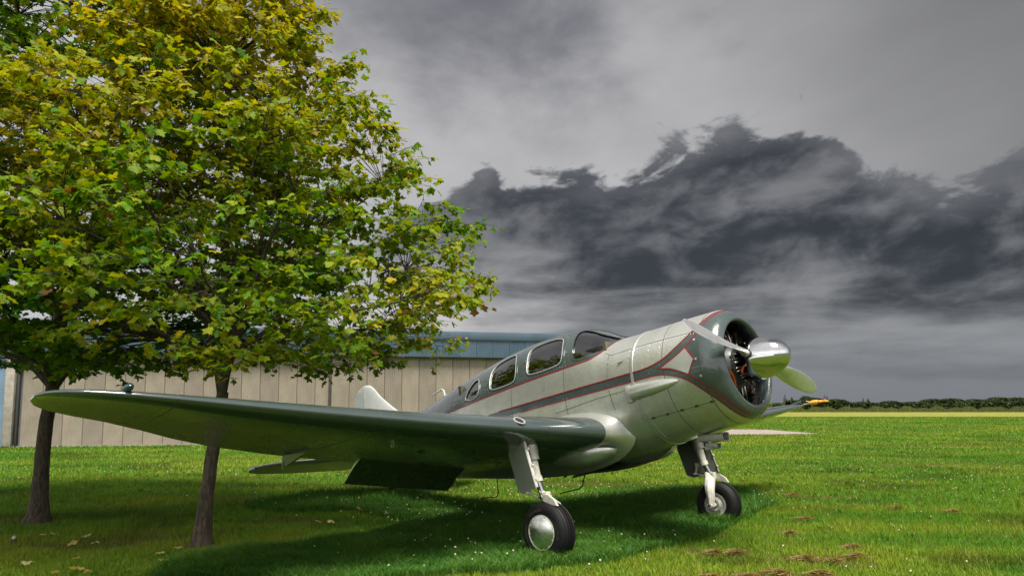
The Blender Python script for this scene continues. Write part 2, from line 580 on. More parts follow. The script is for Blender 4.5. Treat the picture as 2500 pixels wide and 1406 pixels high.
mb.add([(-7, .1, 4.2), (26.5, .1, 4.2), (26.5, 6, 4.43), (-7, 6, 4.43), (26.5, 12.2, 4.2), (-7, 12.2, 4.2)], [(0, 1, 2, 3), (3, 2, 4, 5)])
mb.build('shell', M['roof'], hang, smooth=False)

# ------------------------------------------------------------------ far hedge, trees and spire


def blob_leaves(n, boxfn, size, cols, jit=.25):
    P = np.array([boxfn() for _ in range(n)])
    a = rng.normal(size=(n, 3)); a /= np.linalg.norm(a, axis=1)[:, None]
    b = rng.normal(size=(n, 3)); b -= a * (a * b).sum(1)[:, None]; b /= np.linalg.norm(b, axis=1)[:, None]
    sz = size * rng.uniform(.6, 1.4, (n, 1))
    V = np.stack([P + a * sz, P - a * sz * .5 + b * sz * .8, P - a * sz * .5 - b * sz * .8], 1).reshape(-1, 3)
    T = np.arange(3 * n).reshape(-1, 3)
    c = np.array(cols)[rng.integers(0, len(cols), n)] * rng.uniform(1 - jit, 1 + jit, (n, 1))
    return V, T, np.repeat(c, 3, 0)


def hedge_obj(name, x0, x1, y0, h, n, cols, label, cat, sz=.22, depth=3.0, top_var=.5):
    ph = rng.uniform(0, 6, 6)

    def hh(x):
        return h * (1 + top_var * .25 * (math.sin(x * .13 + ph[0]) + .7 * math.sin(x * .41 + ph[1]) + .5 * math.sin(x * 1.3 + ph[2])))

    def f():
        x = rng.uniform(x0, x1); H_ = hh(x)
        if rng.uniform() < .6:
            return (x, y0 + rng.normal() * .25 + .3 * math.sin(x * .9), GZ + rng.uniform(0, H_))
        return (x, y0 + rng.uniform(0, depth), GZ + H_ * (1 - .12 * rng.uniform() ** 2))
    V, T, c = blob_leaves(n, f, sz, cols)
    o = link(name, fast_tris(name, V, T, M['hedge'], c))
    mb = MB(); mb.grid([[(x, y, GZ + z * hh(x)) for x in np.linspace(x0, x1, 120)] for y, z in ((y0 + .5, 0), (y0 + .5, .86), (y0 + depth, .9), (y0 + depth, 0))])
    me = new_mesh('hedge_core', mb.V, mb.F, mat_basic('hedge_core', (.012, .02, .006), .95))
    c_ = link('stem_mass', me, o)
    return tag(o, label, cat)


hedge_obj('hedge', 52, 130, 130, 1.80, 40000, [(.026, .046, .010), (.035, .055, .012), (.02, .036, .008)], 'long dark green field hedge along the far edge of the airfield', 'hedge', top_var=.75)
hedge_obj('hedge', 24, 66, 136, 1.62, 16000, [(.06, .085, .02), (.05, .075, .02)], 'lighter green uneven hedge stretch left behind the toy on the far wing', 'hedge', top_var=.6)
hedge_obj('hedge', 86, 150, 150, 2.15, 20000, [(.035, .055, .016), (.03, .048, .014)], 'taller rear hedge rising above the field hedge at the right', 'hedge', top_var=.7)
# tall unmown grass at the hedge foot
n = 30000
bx = rng.uniform(38, 112, n); by = 128.2 + rng.uniform(-.9, .9, n); bh = rng.uniform(.35, 1.25, n) * (.75 + .35 * np.sin(bx * .5) * np.sin(bx * 1.7 + 1))
V = np.stack([np.stack([bx - .07, by, np.full(n, GZ)], 1), np.stack([bx + .07, by, np.full(n, GZ)], 1), np.stack([bx + rng.normal(0, .12, n), by, GZ + bh], 1)], 1).reshape(-1, 3)
c = np.array([(.075, .095, .022), (.10, .11, .03), (.055, .075, .018)])[rng.integers(0, 3, n)]
tag(link('tall_grass', fast_tris('tall_grass', V, np.arange(3 * n).reshape(-1, 3), M['hedge'], np.repeat(c, 3, 0))), kind='stuff')


def far_tree(x, y, h, rad, label, col, trunk=.35, n=1800, cone=False, group=None):
    e = empty('far_tree', (x, y, GZ))
    tag(e, label, 'tree', group)
    mb = MB(); mb.tube([(0, 0, 0), (0, 0, h * .6)], [trunk, trunk * .5], 8); mb.build('trunk', M['bark'], e)

    def f():
        while True:
            p = rng.uniform(-1, 1, 3)
            if (p ** 2).sum() < 1: break
        lz = (p[2] + 1) / 2
        k = (1 - .55 * lz) if cone else 1
        r_ = 1 + .2 * math.sin(p[0] * 5 + x) + .2 * math.sin(p[1] * 7 + p[2] * 6)
        return (p[0] * rad * k * r_, p[1] * rad * k * r_, h * .58 + p[2] * h * .42 * r_)
    V, T, c = blob_leaves(n, f, rad * .16, col)
    link('crown', fast_tris('crown', V, T, M['hedge'], c), e)
    return e


fg = [(.05, .07, .05), (.04, .058, .045)]
far_tree(380, 900, 10.2, 8.5, 'broad rounded far tree between the spire and the two thin poplars', fg, n=2600)
far_tree(360.5, 900, 9.6, 2.6, 'narrow dark far tree beside the church spire', fg, cone=True, n=600)
far_tree(370, 900, 6.5, 4.5, 'low rounded far tree just right of the spire', fg, n=800)
far_tree(402.6, 900, 12.8, 1.5, 'left one of two thin dark poplars above the toy', fg, n=700)
far_tree(405.9, 900, 12.0, 1.4, 'right one of two thin dark poplars above the toy', fg, n=700)
far_tree(418, 900, 7.8, 2.2, 'small far tree right of the two poplars', fg, n=500)
far_tree(455, 905, 8.6, 1.6, 'small pointed far tree over the middle of the hedge', fg, n=500, cone=True)
far_tree(461, 905, 8.0, 2.2, 'small round far tree over the middle of the hedge', fg, n=500)
sp = empty('church_spire', (469, 1200, GZ)); tag(sp, 'tiny grey church spire on the horizon beside the cowling', 'church')
mb = MB(); mb.box((0, 0, 5), (4, 4, 10)); mb.build('tower', M['far_stone'], sp, smooth=False)
mb = MB(); mb.add([(-2, -2, 10), (2, -2, 10), (2, 2, 10), (-2, 2, 10), (0, 0, 19)], [(0, 1, 4), (1, 2, 4), (2, 3, 4), (3, 0, 4)]); mb.build('spire', M['far_stone'], sp, smooth=False)

# ================================================================== AIRPLANE
# aircraft axes: x forward along the thrust line, y to port, z up; origin in the middle of the cowl opening
EX = Vector((.68477976, -.70094872, .19936793)); EY = Vector((.71530875, .69880855, 0)); EZ = Vector((-.13932002, .14260963, .9799247))
AO = Vector((2.47387412, 7.33003746, 1.92432545))
BASE = (-1.64, 0.0, -1.66)
AM = Matrix(((EX.x, EY.x, EZ.x), (EX.y, EY.y, EZ.y), (EX.z, EY.z, EZ.z))) @ Matrix.Rotation(R(-.5), 3, 'X')
air = empty('airplane')
air.rotation_mode = 'XYZ'
air.rotation_euler = AM.to_euler('XYZ')
air.location = AO + AM @ Vector(BASE)
tag(air, 'vintage silver and grey-green radial-engined low-wing airplane parked tail-down on the grass', 'airplane')


def A(x, y, z):
    return AO + AM @ Vector((x, y, z))


ST = np.array(sorted([
    (-.28, .62, -.62, .62, 0), (-.6, .625, -.645, .632, 0), (-1.02, .625, -.70, .64, 0), (-1.30, .635, -.735, .64, 0), (-1.47, .685, -.75, .64, -.02),
    (-1.70, .81, -.765, .64, -.03), (-1.97, .91, -.775, .635, -.05), (-2.30, .955, -.78, .63, -.06), (-2.76, .965, -.78, .62, -.06), (-3.3, .935, -.765, .60, -.06),
    (-3.87, .86, -.72, .565, -.05), (-4.4, .775, -.66, .515, -.04), (-4.86, .69, -.60, .46, -.03), (-5.46, .575, -.52, .37, -.02), (-6.0, .475, -.45, .29, 0),
    (-6.47, .40, -.39, .22, 0), (-6.9, .33, -.345, .14, 0), (-7.25, .27, -.31, .05, 0),
    (-.15, .615, -.615, .615, 0), (-.06, .585, -.585, .585, 0), (-.01, .545, -.545, .545, 0), (.02, .49, -.49, .49, 0)]))


def pchip(xs, ys, x):
    h = np.diff(xs); d = np.diff(ys) / h; m_ = np.zeros_like(ys); m_[0] = d[0]; m_[-1] = d[-1]
    for i in range(1, len(xs) - 1):
        if d[i - 1] * d[i] > 0:
            w1 = 2 * h[i] + h[i - 1]; w2 = h[i] + 2 * h[i - 1]
            m_[i] = (w1 + w2) / (w1 / d[i - 1] + w2 / d[i])
    x = min(max(x, xs[0]), xs[-1]); i = int(min(max(np.searchsorted(xs, x) - 1, 0), len(xs) - 2)); t = (x - xs[i]) / h[i]
    return float(ys[i] * (2 * t**3 - 3 * t**2 + 1) + h[i] * m_[i] * (t**3 - 2 * t**2 + t) + ys[i + 1] * (-2 * t**3 + 3 * t**2) + h[i] * m_[i + 1] * (t**3 - t**2))


_sc = {}


def sec(x):
    k = round(x, 4)
    if k not in _sc:
        _sc[k] = [pchip(ST[:, 0], ST[:, j], x) for j in (1, 2, 3, 4)]
    return _sc[k]


def expo(x, up):
    f = min(max((-.3 - x) / .7, 0), 1)
    return 2 + ((.15 if up else .1) * f)


def fus_pt(x, th):
    zt, zb, hw, zc = sec(x); c, s_ = math.cos(th), math.sin(th)
    n_ = expo(x, c > 0)
    y = hw * math.copysign(abs(s_) ** (2 / n_), s_)
    z = zc + (zt - zc if c > 0 else zc - zb) * math.copysign(abs(c) ** (2 / n_), c)
    return Vector((x, y, z))


def fus_surf(x, z, sg=-1):
    zt, zb, hw, zc = sec(x)
    up = z > zc
    u = (z - zc) / (zt - zc) if up else (zc - z) / (zc - zb)
    n_ = expo(x, up)
    return Vector((x, sg * hw * max(0.0, 1 - min(u, 1) ** n_) ** (1 / n_), zc + (zt - zc if up else zb - zc) * min(u, 1)))


def fus_F(p):
    zt, zb, hw, zc = sec(p[0]); up = p[2] > zc
    u = (p[2] - zc) / (zt - zc) if up else (zc - p[2]) / (zc - zb)
    n_ = expo(p[0], up)
    return (abs(p[1]) / hw) ** n_ + max(u, 0) ** n_ - 1


def fus_n(p):
    e = .004
    g = Vector([(fus_F([p[j] + (e if j == i else 0) for j in range(3)]) - fus_F([p[j] - (e if j == i else 0) for j in range(3)])) for i in range(3)])
    return g.normalized() if g.length > 1e-9 else Vector((0, 0, 1))


LA = [(-6.5, .28), (-4.4, .31), (-4.16, .32), (-3.46, .35), (-2.66, .378), (-1.97, .395), (-1.67, .40), (-1.58, .42), (-1.46, .475), (-1.39, .55), (-1.34, .585), (-1.27, .635)]
LB = [(-6.2, .07), (-3.22, .10), (-1.0, .10), (-.85, .103), (-.72, .122), (-.59, .162), (-.47, .232), (-.35, .315), (-.27, .385), (-.18, .47), (-.11, .555), (-.07, .60)]
LC = [(-6.2, .0), (-2.8, .01), (-1.0, .003), (-.81, .006), (-.66, -.002), (-.51, -.05), (-.41, -.10), (-.32, -.17), (-.24, -.26), (-.17, -.345), (-.12, -.42), (-.09, -.50), (-.07, -.57)]
LBi = [(-.67, .06), (-.47, .14), (-.34, .215), (-.23, .315), (-.15, .43), (-.09, .53), (-.06, .575)]
LCi = [(-.67, .06), (-.54, .035), (-.44, -.015), (-.34, -.075), (-.25, -.15), (-.18, -.24), (-.11, -.325), (-.06, -.41), (-.035, -.485), (-.02, -.545)]
W1 = [(-3.99, .42), (-3.985, .48), (-3.94, .575), (-3.86, .655), (-3.77, .68), (-3.70, .62), (-3.66, .45), (-3.71, .39), (-3.82, .375), (-3.95, .395)]
W2 = [(-3.44, .47), (-3.47, .60), (-3.48, .71), (-3.42, .80), (-3.24, .845), (-3.06, .855), (-2.98, .82), (-2.90, .63), (-2.88, .48), (-2.91, .43), (-2.97, .415), (-3.15, .405), (-3.34, .41), (-3.41, .43)]
W3 = [(-2.70, .53), (-2.725, .67), (-2.755, .79), (-2.72, .85), (-2.57, .88), (-2.33, .875), (-2.17, .84), (-2.11, .79), (-2.06, .61), (-2.055, .49), (-2.12, .45), (-2.31, .44), (-2.52, .44), (-2.63, .45), (-2.68, .48)]
WS = [(-1.91, .51), (-1.935, .65), (-1.96, .76), (-1.98, .845), (-1.97, .895), (-1.88, .868), (-1.76, .815), (-1.60, .728), (-1.45, .655), (-1.36, .622), (-1.33, .605), (-1.38, .575), (-1.42, .54), (-1.49, .485), (-1.60, .455), (-1.75, .447), (-1.86, .452)]


def smooth_poly(P, it=2):
    for _ in range(it):
        Q = []
        for i in range(len(P)):
            a, b = P[i], P[(i + 1) % len(P)]
            Q += [(a[0] * .75 + b[0] * .25, a[1] * .75 + b[1] * .25), (a[0] * .25 + b[0] * .75, a[1] * .25 + b[1] * .75)]
        P = Q
    return P


def smooth_line(P, it=2):
    for _ in range(it):
        Q = [P[0]]
        for a, b in zip(P[:-1], P[1:]):
            Q += [(a[0] * .75 + b[0] * .25, a[1] * .75 + b[1] * .25), (a[0] * .25 + b[0] * .75, a[1] * .25 + b[1] * .75)]
        P = Q + [P[-1]]
    return P


def in_poly(x, z, P):
    r_ = False
    for i in range(len(P)):
        a, b = P[i], P[i - 1]
        if (a[1] > z) != (b[1] > z) and x < (b[0] - a[0]) * (z - a[1]) / (b[1] - a[1]) + a[0]:
            r_ = not r_
    return r_


def resample(P, step):
    P = [Vector(p) for p in P]; out_ = [P[0]]
    for a, b in zip(P[:-1], P[1:]):
        k = max(1, int((b - a).length / step))
        out_ += [a.lerp(b, (i + 1) / k) for i in range(k)]
    return out_


def ribbon(mb, pts, nrm, wid, t0, t1, closed=False, mi=0):
    """flat bar that follows a surface; sits from t0 to t1 above it"""
    n = len(pts); rows = []
    for i in range(n):
        a = pts[i - 1] if (closed or i > 0) else pts[i]
        b = pts[(i + 1) % n] if (closed or i < n - 1) else pts[i]
        t = (b - a).normalized(); sd_ = t.cross(nrm[i]).normalized() * (wid / 2)
        rows.append([pts[i] + sd_ + nrm[i] * t0, pts[i] + sd_ + nrm[i] * t1, pts[i] - sd_ + nrm[i] * t1, pts[i] - sd_ + nrm[i] * t0])
    mb.grid(rows, close_u=closed, close_v=True, mi=mi)


def fus_ribbon(mb, line, wid, t0, t1, closed=False, sides=(-1, 1), step=.03):
    for sg in sides:
        pts = [fus_surf(x, z, sg) for x, z in line]
        if closed: pts = resample(pts + [pts[0]], step)[:-1]
        else: pts = resample(pts, step)
        q = []
        for p in pts:
            p2 = fus_surf(p.x, p.z, sg)
            q.append(p2 if abs(p2.y - p.y) < .05 else p)
        ribbon(mb, q, [fus_n(p) for p in q], wid, t0, t1, closed)


# --- fuselage paint: silver with grey-green cabin band, cheat line and cowl, all following the airframe
def fuselage_paint():
    m_ = bpy.data.materials.new('fuselage_paint'); m_.use_nodes = True
    t = NT(m_.node_tree); b = t.n['Principled BSDF']; o = t.n['Material Output']
    tc = t.new('ShaderNodeTexCoord').outputs['Object']
    x, y, z = t.sep(tc)
    xa = t.m('ADD', x, BASE[0]); za = t.m('ADD', z, BASE[2])
    def cv(L): return t.curve(xa, L, -7.5, .1, -.8, .8)
    a_ = t.m('MULTIPLY', t.m('GREATER_THAN', za, cv(LA)), t.m('LESS_THAN', xa, -1.2))
    s_ = t.m('MULTIPLY', t.m('LESS_THAN', za, cv(LB)), t.m('GREATER_THAN', za, cv(LC)))
    f_ = t.m('GREATER_THAN', xa, -.075)
    g = t.m('MAXIMUM', t.m('MAXIMUM', a_, s_), f_)
    nz = t.noise(tc, 4.5, 6, .62); nf = t.noise(tc, 140, 3, .6)
    silver = t.mix(t.ss(nz, .35, .7), (.64, .645, .59), (.52, .53, .485))
    silver = t.mix(t.m('MULTIPLY', t.ss(nf, .58, .72), .25), silver, (.42, .43, .40))
    stv = t.comb(t.m('MULTIPLY', x, 9.0), t.m('MULTIPLY', y, 1.5), t.m('MULTIPLY', z, 1.2))
    streak = t.noise(stv, 1.0, 5, .6)
    silver = t.mix(t.m('MULTIPLY', t.ss(streak, .50, .72), .35), silver, (.38, .38, .34))
    cell = t.new('ShaderNodeTexVoronoi', feature='F1', distance='CHEBYCHEV'); t.put(cell.inputs['Vector'], t.comb(t.m('MULTIPLY', x, 1.6), 0.0, t.m('MULTIPLY', z, 2.4))); cell.inputs['Scale'].default_value = 1.0
    bw = t.new('ShaderNodeRGBToBW'); t.put(bw.inputs[0], cell.outputs['Color']); silver = t.mix(t.lin(bw.outputs[0], .2, .8, 0, .32), silver, (.50, .51, .46))
    grey = t.mix(t.ss(nz, .35, .7), (.050, .068, .067), (.040, .055, .055))
    t.put(b.inputs['Base Color'], t.mix(g, silver, grey))
    t.put(b.inputs['Metallic'], t.m('MULTIPLY', t.m('SUBTRACT', 1.0, g), .72))
    t.put(b.inputs['Roughness'], t.m('ADD', t.mix(g, (.34,) * 3, (.24,) * 3), t.m('ADD', t.lin(nz, .3, .7, -.06, .08), t.lin(streak, .3, .7, -.05, .07))))
    t.put(b.inputs['Coat Weight'], t.m('MULTIPLY_ADD', g, .5, .25)); b.inputs['Coat Roughness'].default_value = .07
    t.put(b.inputs['Normal'], t.bump(t.m('ADD', t.noise(tc, 5.0, 4, .55), t.m('MULTIPLY', nf, .10)), .30, .03))
    # bare primed inside of the shell
    bk = t.new('ShaderNodeBsdfDiffuse'); bk.inputs[0].default_value = (.07, .06, .045, 1)
    ge = t.new('ShaderNodeNewGeometry'); mx = t.new('ShaderNodeMixShader')
    t.l.new(ge.outputs['Backfacing'], mx.inputs[0]); t.l.new(b.outputs[0], mx.inputs[1]); t.l.new(bk.outputs[0], mx.inputs[2]); t.l.new(mx.outputs[0], o.inputs[0])
    return m_


polys = [smooth_poly(P, 2) for P in (W1, W2, W3)]
ws_poly = smooth_poly(WS, 2)


def win_of(p, grow=0.0):
    for k, P in enumerate(polys + [ws_poly]):
        if k == 3 and abs(p[1]) < .045: continue
        if in_poly(p[0], p[2], P): return k
    return -1


stx = list(np.arange(-7.25, -4.2, .12)) + list(np.arange(-4.2, -1.2, .024)) + list(np.arange(-1.2, -.3, .05)) + [-.28, -.24, -.2, -.15, -.12, -.09, -.06, -.04, -.02, -.01, .0, .01, .016, .02]
NTH = 132
rows = [[fus_pt(x, 2 * math.pi * k / NTH) for k in range(NTH)] for x in stx]
for xx, rr in ((.018, .472), (.008, .458), (-.015, .449), (-.05, .450), (-.10, .475), (-.16, .52)):
    rows.append([Vector((xx, rr * math.sin(2 * math.pi * k / NTH), rr * math.cos(2 * math.pi * k / NTH))) for k in range(NTH)])
mb = MB(); mb.grid(rows, close_v=True)
nF = []; glassF = {k: [] for k in range(8)}
for f in mb.F:
    c_ = sum((Vector(mb.V[i]) for i in f), Vector()) / 4
    k = win_of(c_) if -4.1 < c_.x < -1.2 and c_.z > .3 else -1
    if k >= 0: glassF[k * 2 + (c_.y > 0)].append(f)
    else: nF.append(f)
allV = mb.V
fus_m = fuselage_paint()
mbf = MB(); mbf.add(mb.V, nF)
fus = mbf.build('fuselage', fus_m, air, BASE, ang=60)
for k in range(8):
    fs = glassF[k]
    # take one more ring of faces so that the pane reaches under its frame
    used = sorted({i for f in fs for i in f}); us = set(used)
    fs = [f for f in mb.F if any(i in us for i in f)]
    used = sorted({i for f in fs for i in f}); ix = {v: j for j, v in enumerate(used)}
    g = MB(); g.add([Vector(allV[v]) - fus_n(allV[v]) * .012 for v in used], [tuple(ix[i] for i in f) for f in fs])
    wn = g.build('windscreen' if k >= 6 else 'window', M['glass'], air, BASE, ang=60)
    fr = MB()
    P = (polys + [ws_poly])[k // 2]
    sg = 1 if k % 2 else -1
    if k >= 6:
        P = [(x, z) for x, z in P]
    fus_ribbon(fr, P, .030, -.006, .004, True, (sg,), .02)
    if k == 6:
        pass
    fo = fr.build('window_frame', M['grey_paint'], wn, BASE, ang=30)
    if k < 6:
        fr = MB(); cx_ = sum(p[0] for p in P) / len(P); cz_ = sum(p[1] for p in P) / len(P)
        fus_ribbon(fr, [(cx_ + (x - cx_) * .955, cz_ + (z - cz_) * .945) for x, z in P], .0055, -.008, .0055, True, (sg,), .02)
        fr.build('window_seal', M['white_paint'], wn, BASE, ang=30)

# pinstripes
mb = MB()
top_close = [(-1.27, .635)]
fus_ribbon(mb, smooth_line(LA[1:], 1), .015, -.002, .0025)
mb.build('pinstripe', M['red'], air, BASE, ang=30)
for L in (LB, LC, LBi, LCi):
    mb = MB(); fus_ribbon(mb, smooth_line(L[1:] if L in (LB, LC) else L, 1), .0135, -.002, .0025); mb.build('pinstripe', M['red'], air, BASE, ang=30)
isl = [(-.665, .058), (-.34, .213), (-.25, .07), (-.34, -.073)]
for sg in (-1, 1):
    mb = MB()
    lower = smooth_line([(-.665, .058), (-.54, .035), (-.44, -.015), (-.34, -.073)], 2)
    upper = smooth_line([(-.665, .058), (-.47, .14), (-.34, .213)], 2)
    def ev(L, x):
        for a, b in zip(L[:-1], L[1:]):
            if a[0] <= x <= b[0]: return a[1] + (b[1] - a[1]) * (x - a[0]) / max(b[0] - a[0], 1e-6)
        return L[-1][1]
    rows = []
    for i in range(22):
        x = -.664 + (.664 - .252) * i / 21
        if x <= -.34: zu, zl = ev(upper, x), ev(lower, x)
        else:
            k = (x + .34) / .09; zu = .213 + (.07 - .213) * k; zl = -.073 + (.07 + .073) * k
        rows.append([fus_surf(x, zl + (zu - zl) * j / 8, sg) for j in range(9)])
    rows = [[p + fus_n(p) * .0015 for p in r_] for r_ in rows]
    mb.grid(rows)
    pn = mb.build('nose_flash', M['silver'], air, BASE)
    mb = MB(); fus_ribbon(mb, [(-.34, .213), (-.25, .07), (-.34, -.073)], .0135, -.002, .0035, False, (sg,)); mb.build('flash_outline', M['red'], pn, BASE, ang=30)

# panel seams, straps and rivets
def ring_line(x, z0, z1, n=26):
    return [(x, z0 + (z1 - z0) * i / n) for i in range(n + 1)]


mb = MB()
def ring_seam(x, wid=.007, t1=.0012, th0=0, th1=2 * math.pi):
    pts = [fus_pt(x, th0 + (th1 - th0) * i / 90) for i in range(91)]
    ribbon(mb, pts, [fus_n(p) for p in pts], wid, -.002, t1)
for x in (-.195, -.62, -2.02, -4.35, -5.2): ring_seam(x, .006 if x != -.195 else .008, th0=.9 if -4.2 < x < -1.3 else 0, th1=2 * math.pi - .9 if -4.2 < x < -1.3 else 2 * math.pi)
for ln in ([(-1.0, .39), (-.61, .38), (-.22, .36)], [(-1.0, .39), (-1.32, .38), (-1.42, .43)], [(-1.0, -.42), (-.55, -.40), (-.17, -.38)], [(-1.12, -.07), (-1.6, -.08), (-2.2, -.12)],
           [(-1.36, .40), (-1.36, .12)], [(-1.36, -.02), (-1.34, -.25)], [(-2.96, .34), (-2.96, -.2)]):
    fus_ribbon(mb, ln, .006, -.002, .0012)
tag(mb.build('panel_seam', M['seam'], air, BASE, ang=30), kind='stuff')
mb = MB(); pts = [fus_pt(-1.02, 2 * math.pi * i / 90) for i in range(91)]
ribbon(mb, pts, [fus_n(p) for p in pts], .032, -.002, .006)
mb.build('cowl_strap', M['silver'], air, BASE, ang=30)
mb = MB()
def rivet(p, n_, r_=.0058):
    a = n_.orthogonal().normalized(); b = n_.cross(a)
    V = [p + a * r_, p + b * r_, p - a * r_, p - b * r_, p + n_ * r_ * .6]
    mb.add(V, [(0, 1, 4), (1, 2, 4), (2, 3, 4), (3, 0, 4)])
def rivet_line(ln, step=.035):
    for sg in (-1, 1):
        for p in resample([fus_surf(x, z, sg) for x, z in ln], step): rivet(p, fus_n(p))
for x in (-.80, -1.06, -1.36, -2.0, -2.05, -4.38, -.66):
    for k in range(56):
        th = .25 + (2 * math.pi - .5) * k / 55
        if -4.2 < x < -1.3 and (th < 1.0 or th > 5.28): continue
        p = fus_pt(x, th); rivet(p, fus_n(p))
rivet_line([(-1.0, .405), (-.61, .395), (-.22, .375)]); rivet_line([(-1.0, .375), (-.61, .365), (-.22, .345)])
rivet_line([(-1.12, -.09), (-1.6, -.10), (-2.2, -.14)]); rivet_line([(-1.0, -.44), (-.55, -.42), (-.17, -.40)])
for P in (W1, W2, W3):
    cx_ = sum(p[0] for p in P) / len(P); cz_ = sum(p[1] for p in P) / len(P)
    rivet_line([(cx_ + (x - cx_) * 1.10, cz_ + (z - cz_) * 1.11) for x, z in P], .05)
tag(mb.build('rivets', M['rivet'], air, BASE), kind='stuff')
for i in range(5):
    x = -.92 + i * .175; z = -.418 + i * .009
    for sg in (-1, 1):
        p = fus_surf(x, z, sg); mb = MB(); mb.box(p, (.035, .02, .022), bev=.004); mb.build('cowl_latch', M['black'], air, BASE)
for (x, z) in ((-.24, .27), (-.23, .06), (-.215, -.12)):
    for sg in (-1, 1):
        p = fus_surf(x, z, sg); n_ = fus_n(p); q = n_.to_track_quat('Z', 'Y').to_matrix()
        mb = MB(); mb.lathe([(0, .012), (.004, .012), (.006, .006), (.006, 0)], 'z', p, 10, mat=q); mb.build('fastener', M['cream'], air, BASE)

# exhaust / blister fairings on the cowl sides
for sg in (-1, 1):
    mb = MB(); rows = []
    for i in range(15):
        k = i / 14; x = -1.06 + .62 * k; hh = .085 * (1 - k ** 2.2) ** .75 + .003; zc_ = -.115 + .01 * k
        c_ = fus_surf(x, zc_, sg)
        rows.append([c_ + Vector((0, sg * (.085 * (1 - k ** 1.8) ** .8 * math.cos(a) - .012), hh * math.sin(a))) for a in np.linspace(-1.75, 1.75, 13)])
    mb.grid(rows)
    o_ = len(mb.V); mb.F.append(tuple(range(13))); mb.M.append(0)
    fa = mb.build('blister_fairing', M['silver'], air, BASE, ang=50)
    mb = MB(); c_ = fus_surf(-1.09, -.125, sg)
    mb.box(c_ + Vector((.0, sg * .012, 0)), (.075, .055, .19), bev=.015); mb.build('fairing_mount', M['door_grey'], fa, BASE)
mb = MB()
pts = [fus_surf(-.97 - .00 * i, -.22 - .42 * i / 12, -1) for i in range(13)]
ribbon(mb, pts, [fus_n(p) for p in pts], .022, -.002, .010)
mb.build('strake', M['silver'], air, BASE, ang=30)
mb = MB(); p = fus_surf(-1.16, .255, -1); mb.add([p + Vector((-.035, 0, -.012)), p + Vector((.045, -.002, .012)), p + Vector((-.03, -.028, .004)), p + Vector((-.035, 0, .014))], [(0, 1, 2), (1, 3, 2), (0, 2, 3)]); mb.build('drain_scoop', M['silver'], air, BASE, smooth=False)

# cabin inside
mb = MB(); mb.box((-2.9, 0, -.02), (2.6, 1.0, .03)); mb.box((-1.45, 0, .28), (.05, .95, .60)); mb.box((-4.15, 0, .3), (.05, .85, .7)); mb.build('cabin_floor', M['lining'], air, BASE, smooth=False)
mb = MB(); mb.box((-1.62, 0, .50), (.28, .98, .12), bev=.04); mb.build('instrument_panel', M['black'], air, BASE)
for y in (-.27, .27):
    mb = MB(); rm = Matrix.Rotation(R(-14), 3, 'Y'); mb.box((-2.42, y, .30), (.11, .44, .56), rm, bev=.045); mb.box((-2.2, y, .16), (.45, .44, .13), bev=.04); mb.build('seat', M['seat'], air, BASE)
mb = MB(); mb.box((-3.45, 0, .24), (.13, .98, .56), Matrix.Rotation(R(-14), 3, 'Y'), bev=.05); mb.box((-3.2, 0, .12), (.45, .98, .14), bev=.04); mb.build('rear_seat', M['seat_tan'], air, BASE)
mb = MB(); pts = [Vector((x, 0, sec(x)[0] - .004)) for x in np.linspace(-1.99, -1.36, 16)]
ribbon(mb, pts, [fus_n(p) for p in pts], .045, -.01, .008); mb.build('windscreen_post', M['grey_paint'], air, BASE, ang=30)

# --- wings
def naca(f, t):
    return 5 * t * (.2969 * math.sqrt(f) - .126 * f - .3516 * f**2 + .2843 * f**3 - .1036 * f**4)


FR = [0, .004, .012, .025, .045, .07, .10, .13, .1301, .18, .25, .35, .45, .55, .65, .75, .85, .93, 1.0]
LEt = np.array([(.42, -1.26), (.5, -1.30), (.6, -1.335), (.7, -1.36), (.8, -1.375), (1.0, -1.40), (5.0, -1.72), (5.4, -1.775), (5.62, -1.83), (5.78, -1.89), (5.90, -1.99), (5.95, -2.12)])
TEt = np.array([(.42, -4.15), (.5, -4.08), (.7, -3.95), (.9, -3.84), (2.5, -3.50), (3.65, -3.30), (4.3, -3.16), (4.8, -2.93), (5.3, -2.62), (5.62, -2.52), (5.78, -2.46), (5.90, -2.38), (5.95, -2.26)])


def wing_at(ay):
    le = float(np.interp(ay, LEt[:, 0], LEt[:, 1])); te = float(np.interp(ay, TEt[:, 0], TEt[:, 1])); ch = le - te
    zl = -.475 + .091 * (ay - .8) - .035 * math.sin(math.pi * min(max((ay - .8) / 5.1, 0), 1))
    tt = .185 - .080 * min(max((ay - .8) / 5, 0), 1) ** .8
    if ay < .8: tt *= 1 + .42 * ((.8 - ay) / .4) ** 1.7
    return le, ch, zl, tt


def wing_pt(ay, f, up, sg):
    le, ch, zl, tt = wing_at(ay)
    h_ = naca(min(f, 1), tt) * ch * (1.06 if up else .94) + .0015
    cam_ = .02 * ch * 4 * f * (1 - f)
    z = zl - f * ch * math.tan(R(2.8)) + cam_ + (h_ if up else -h_)
    if ay < .8: z += ((.8 - ay) / .4) ** 1.8 * (.16 if up else -.01) * (1 - f) ** .7
    return Vector((le - f * ch, sg * ay * .993, z))


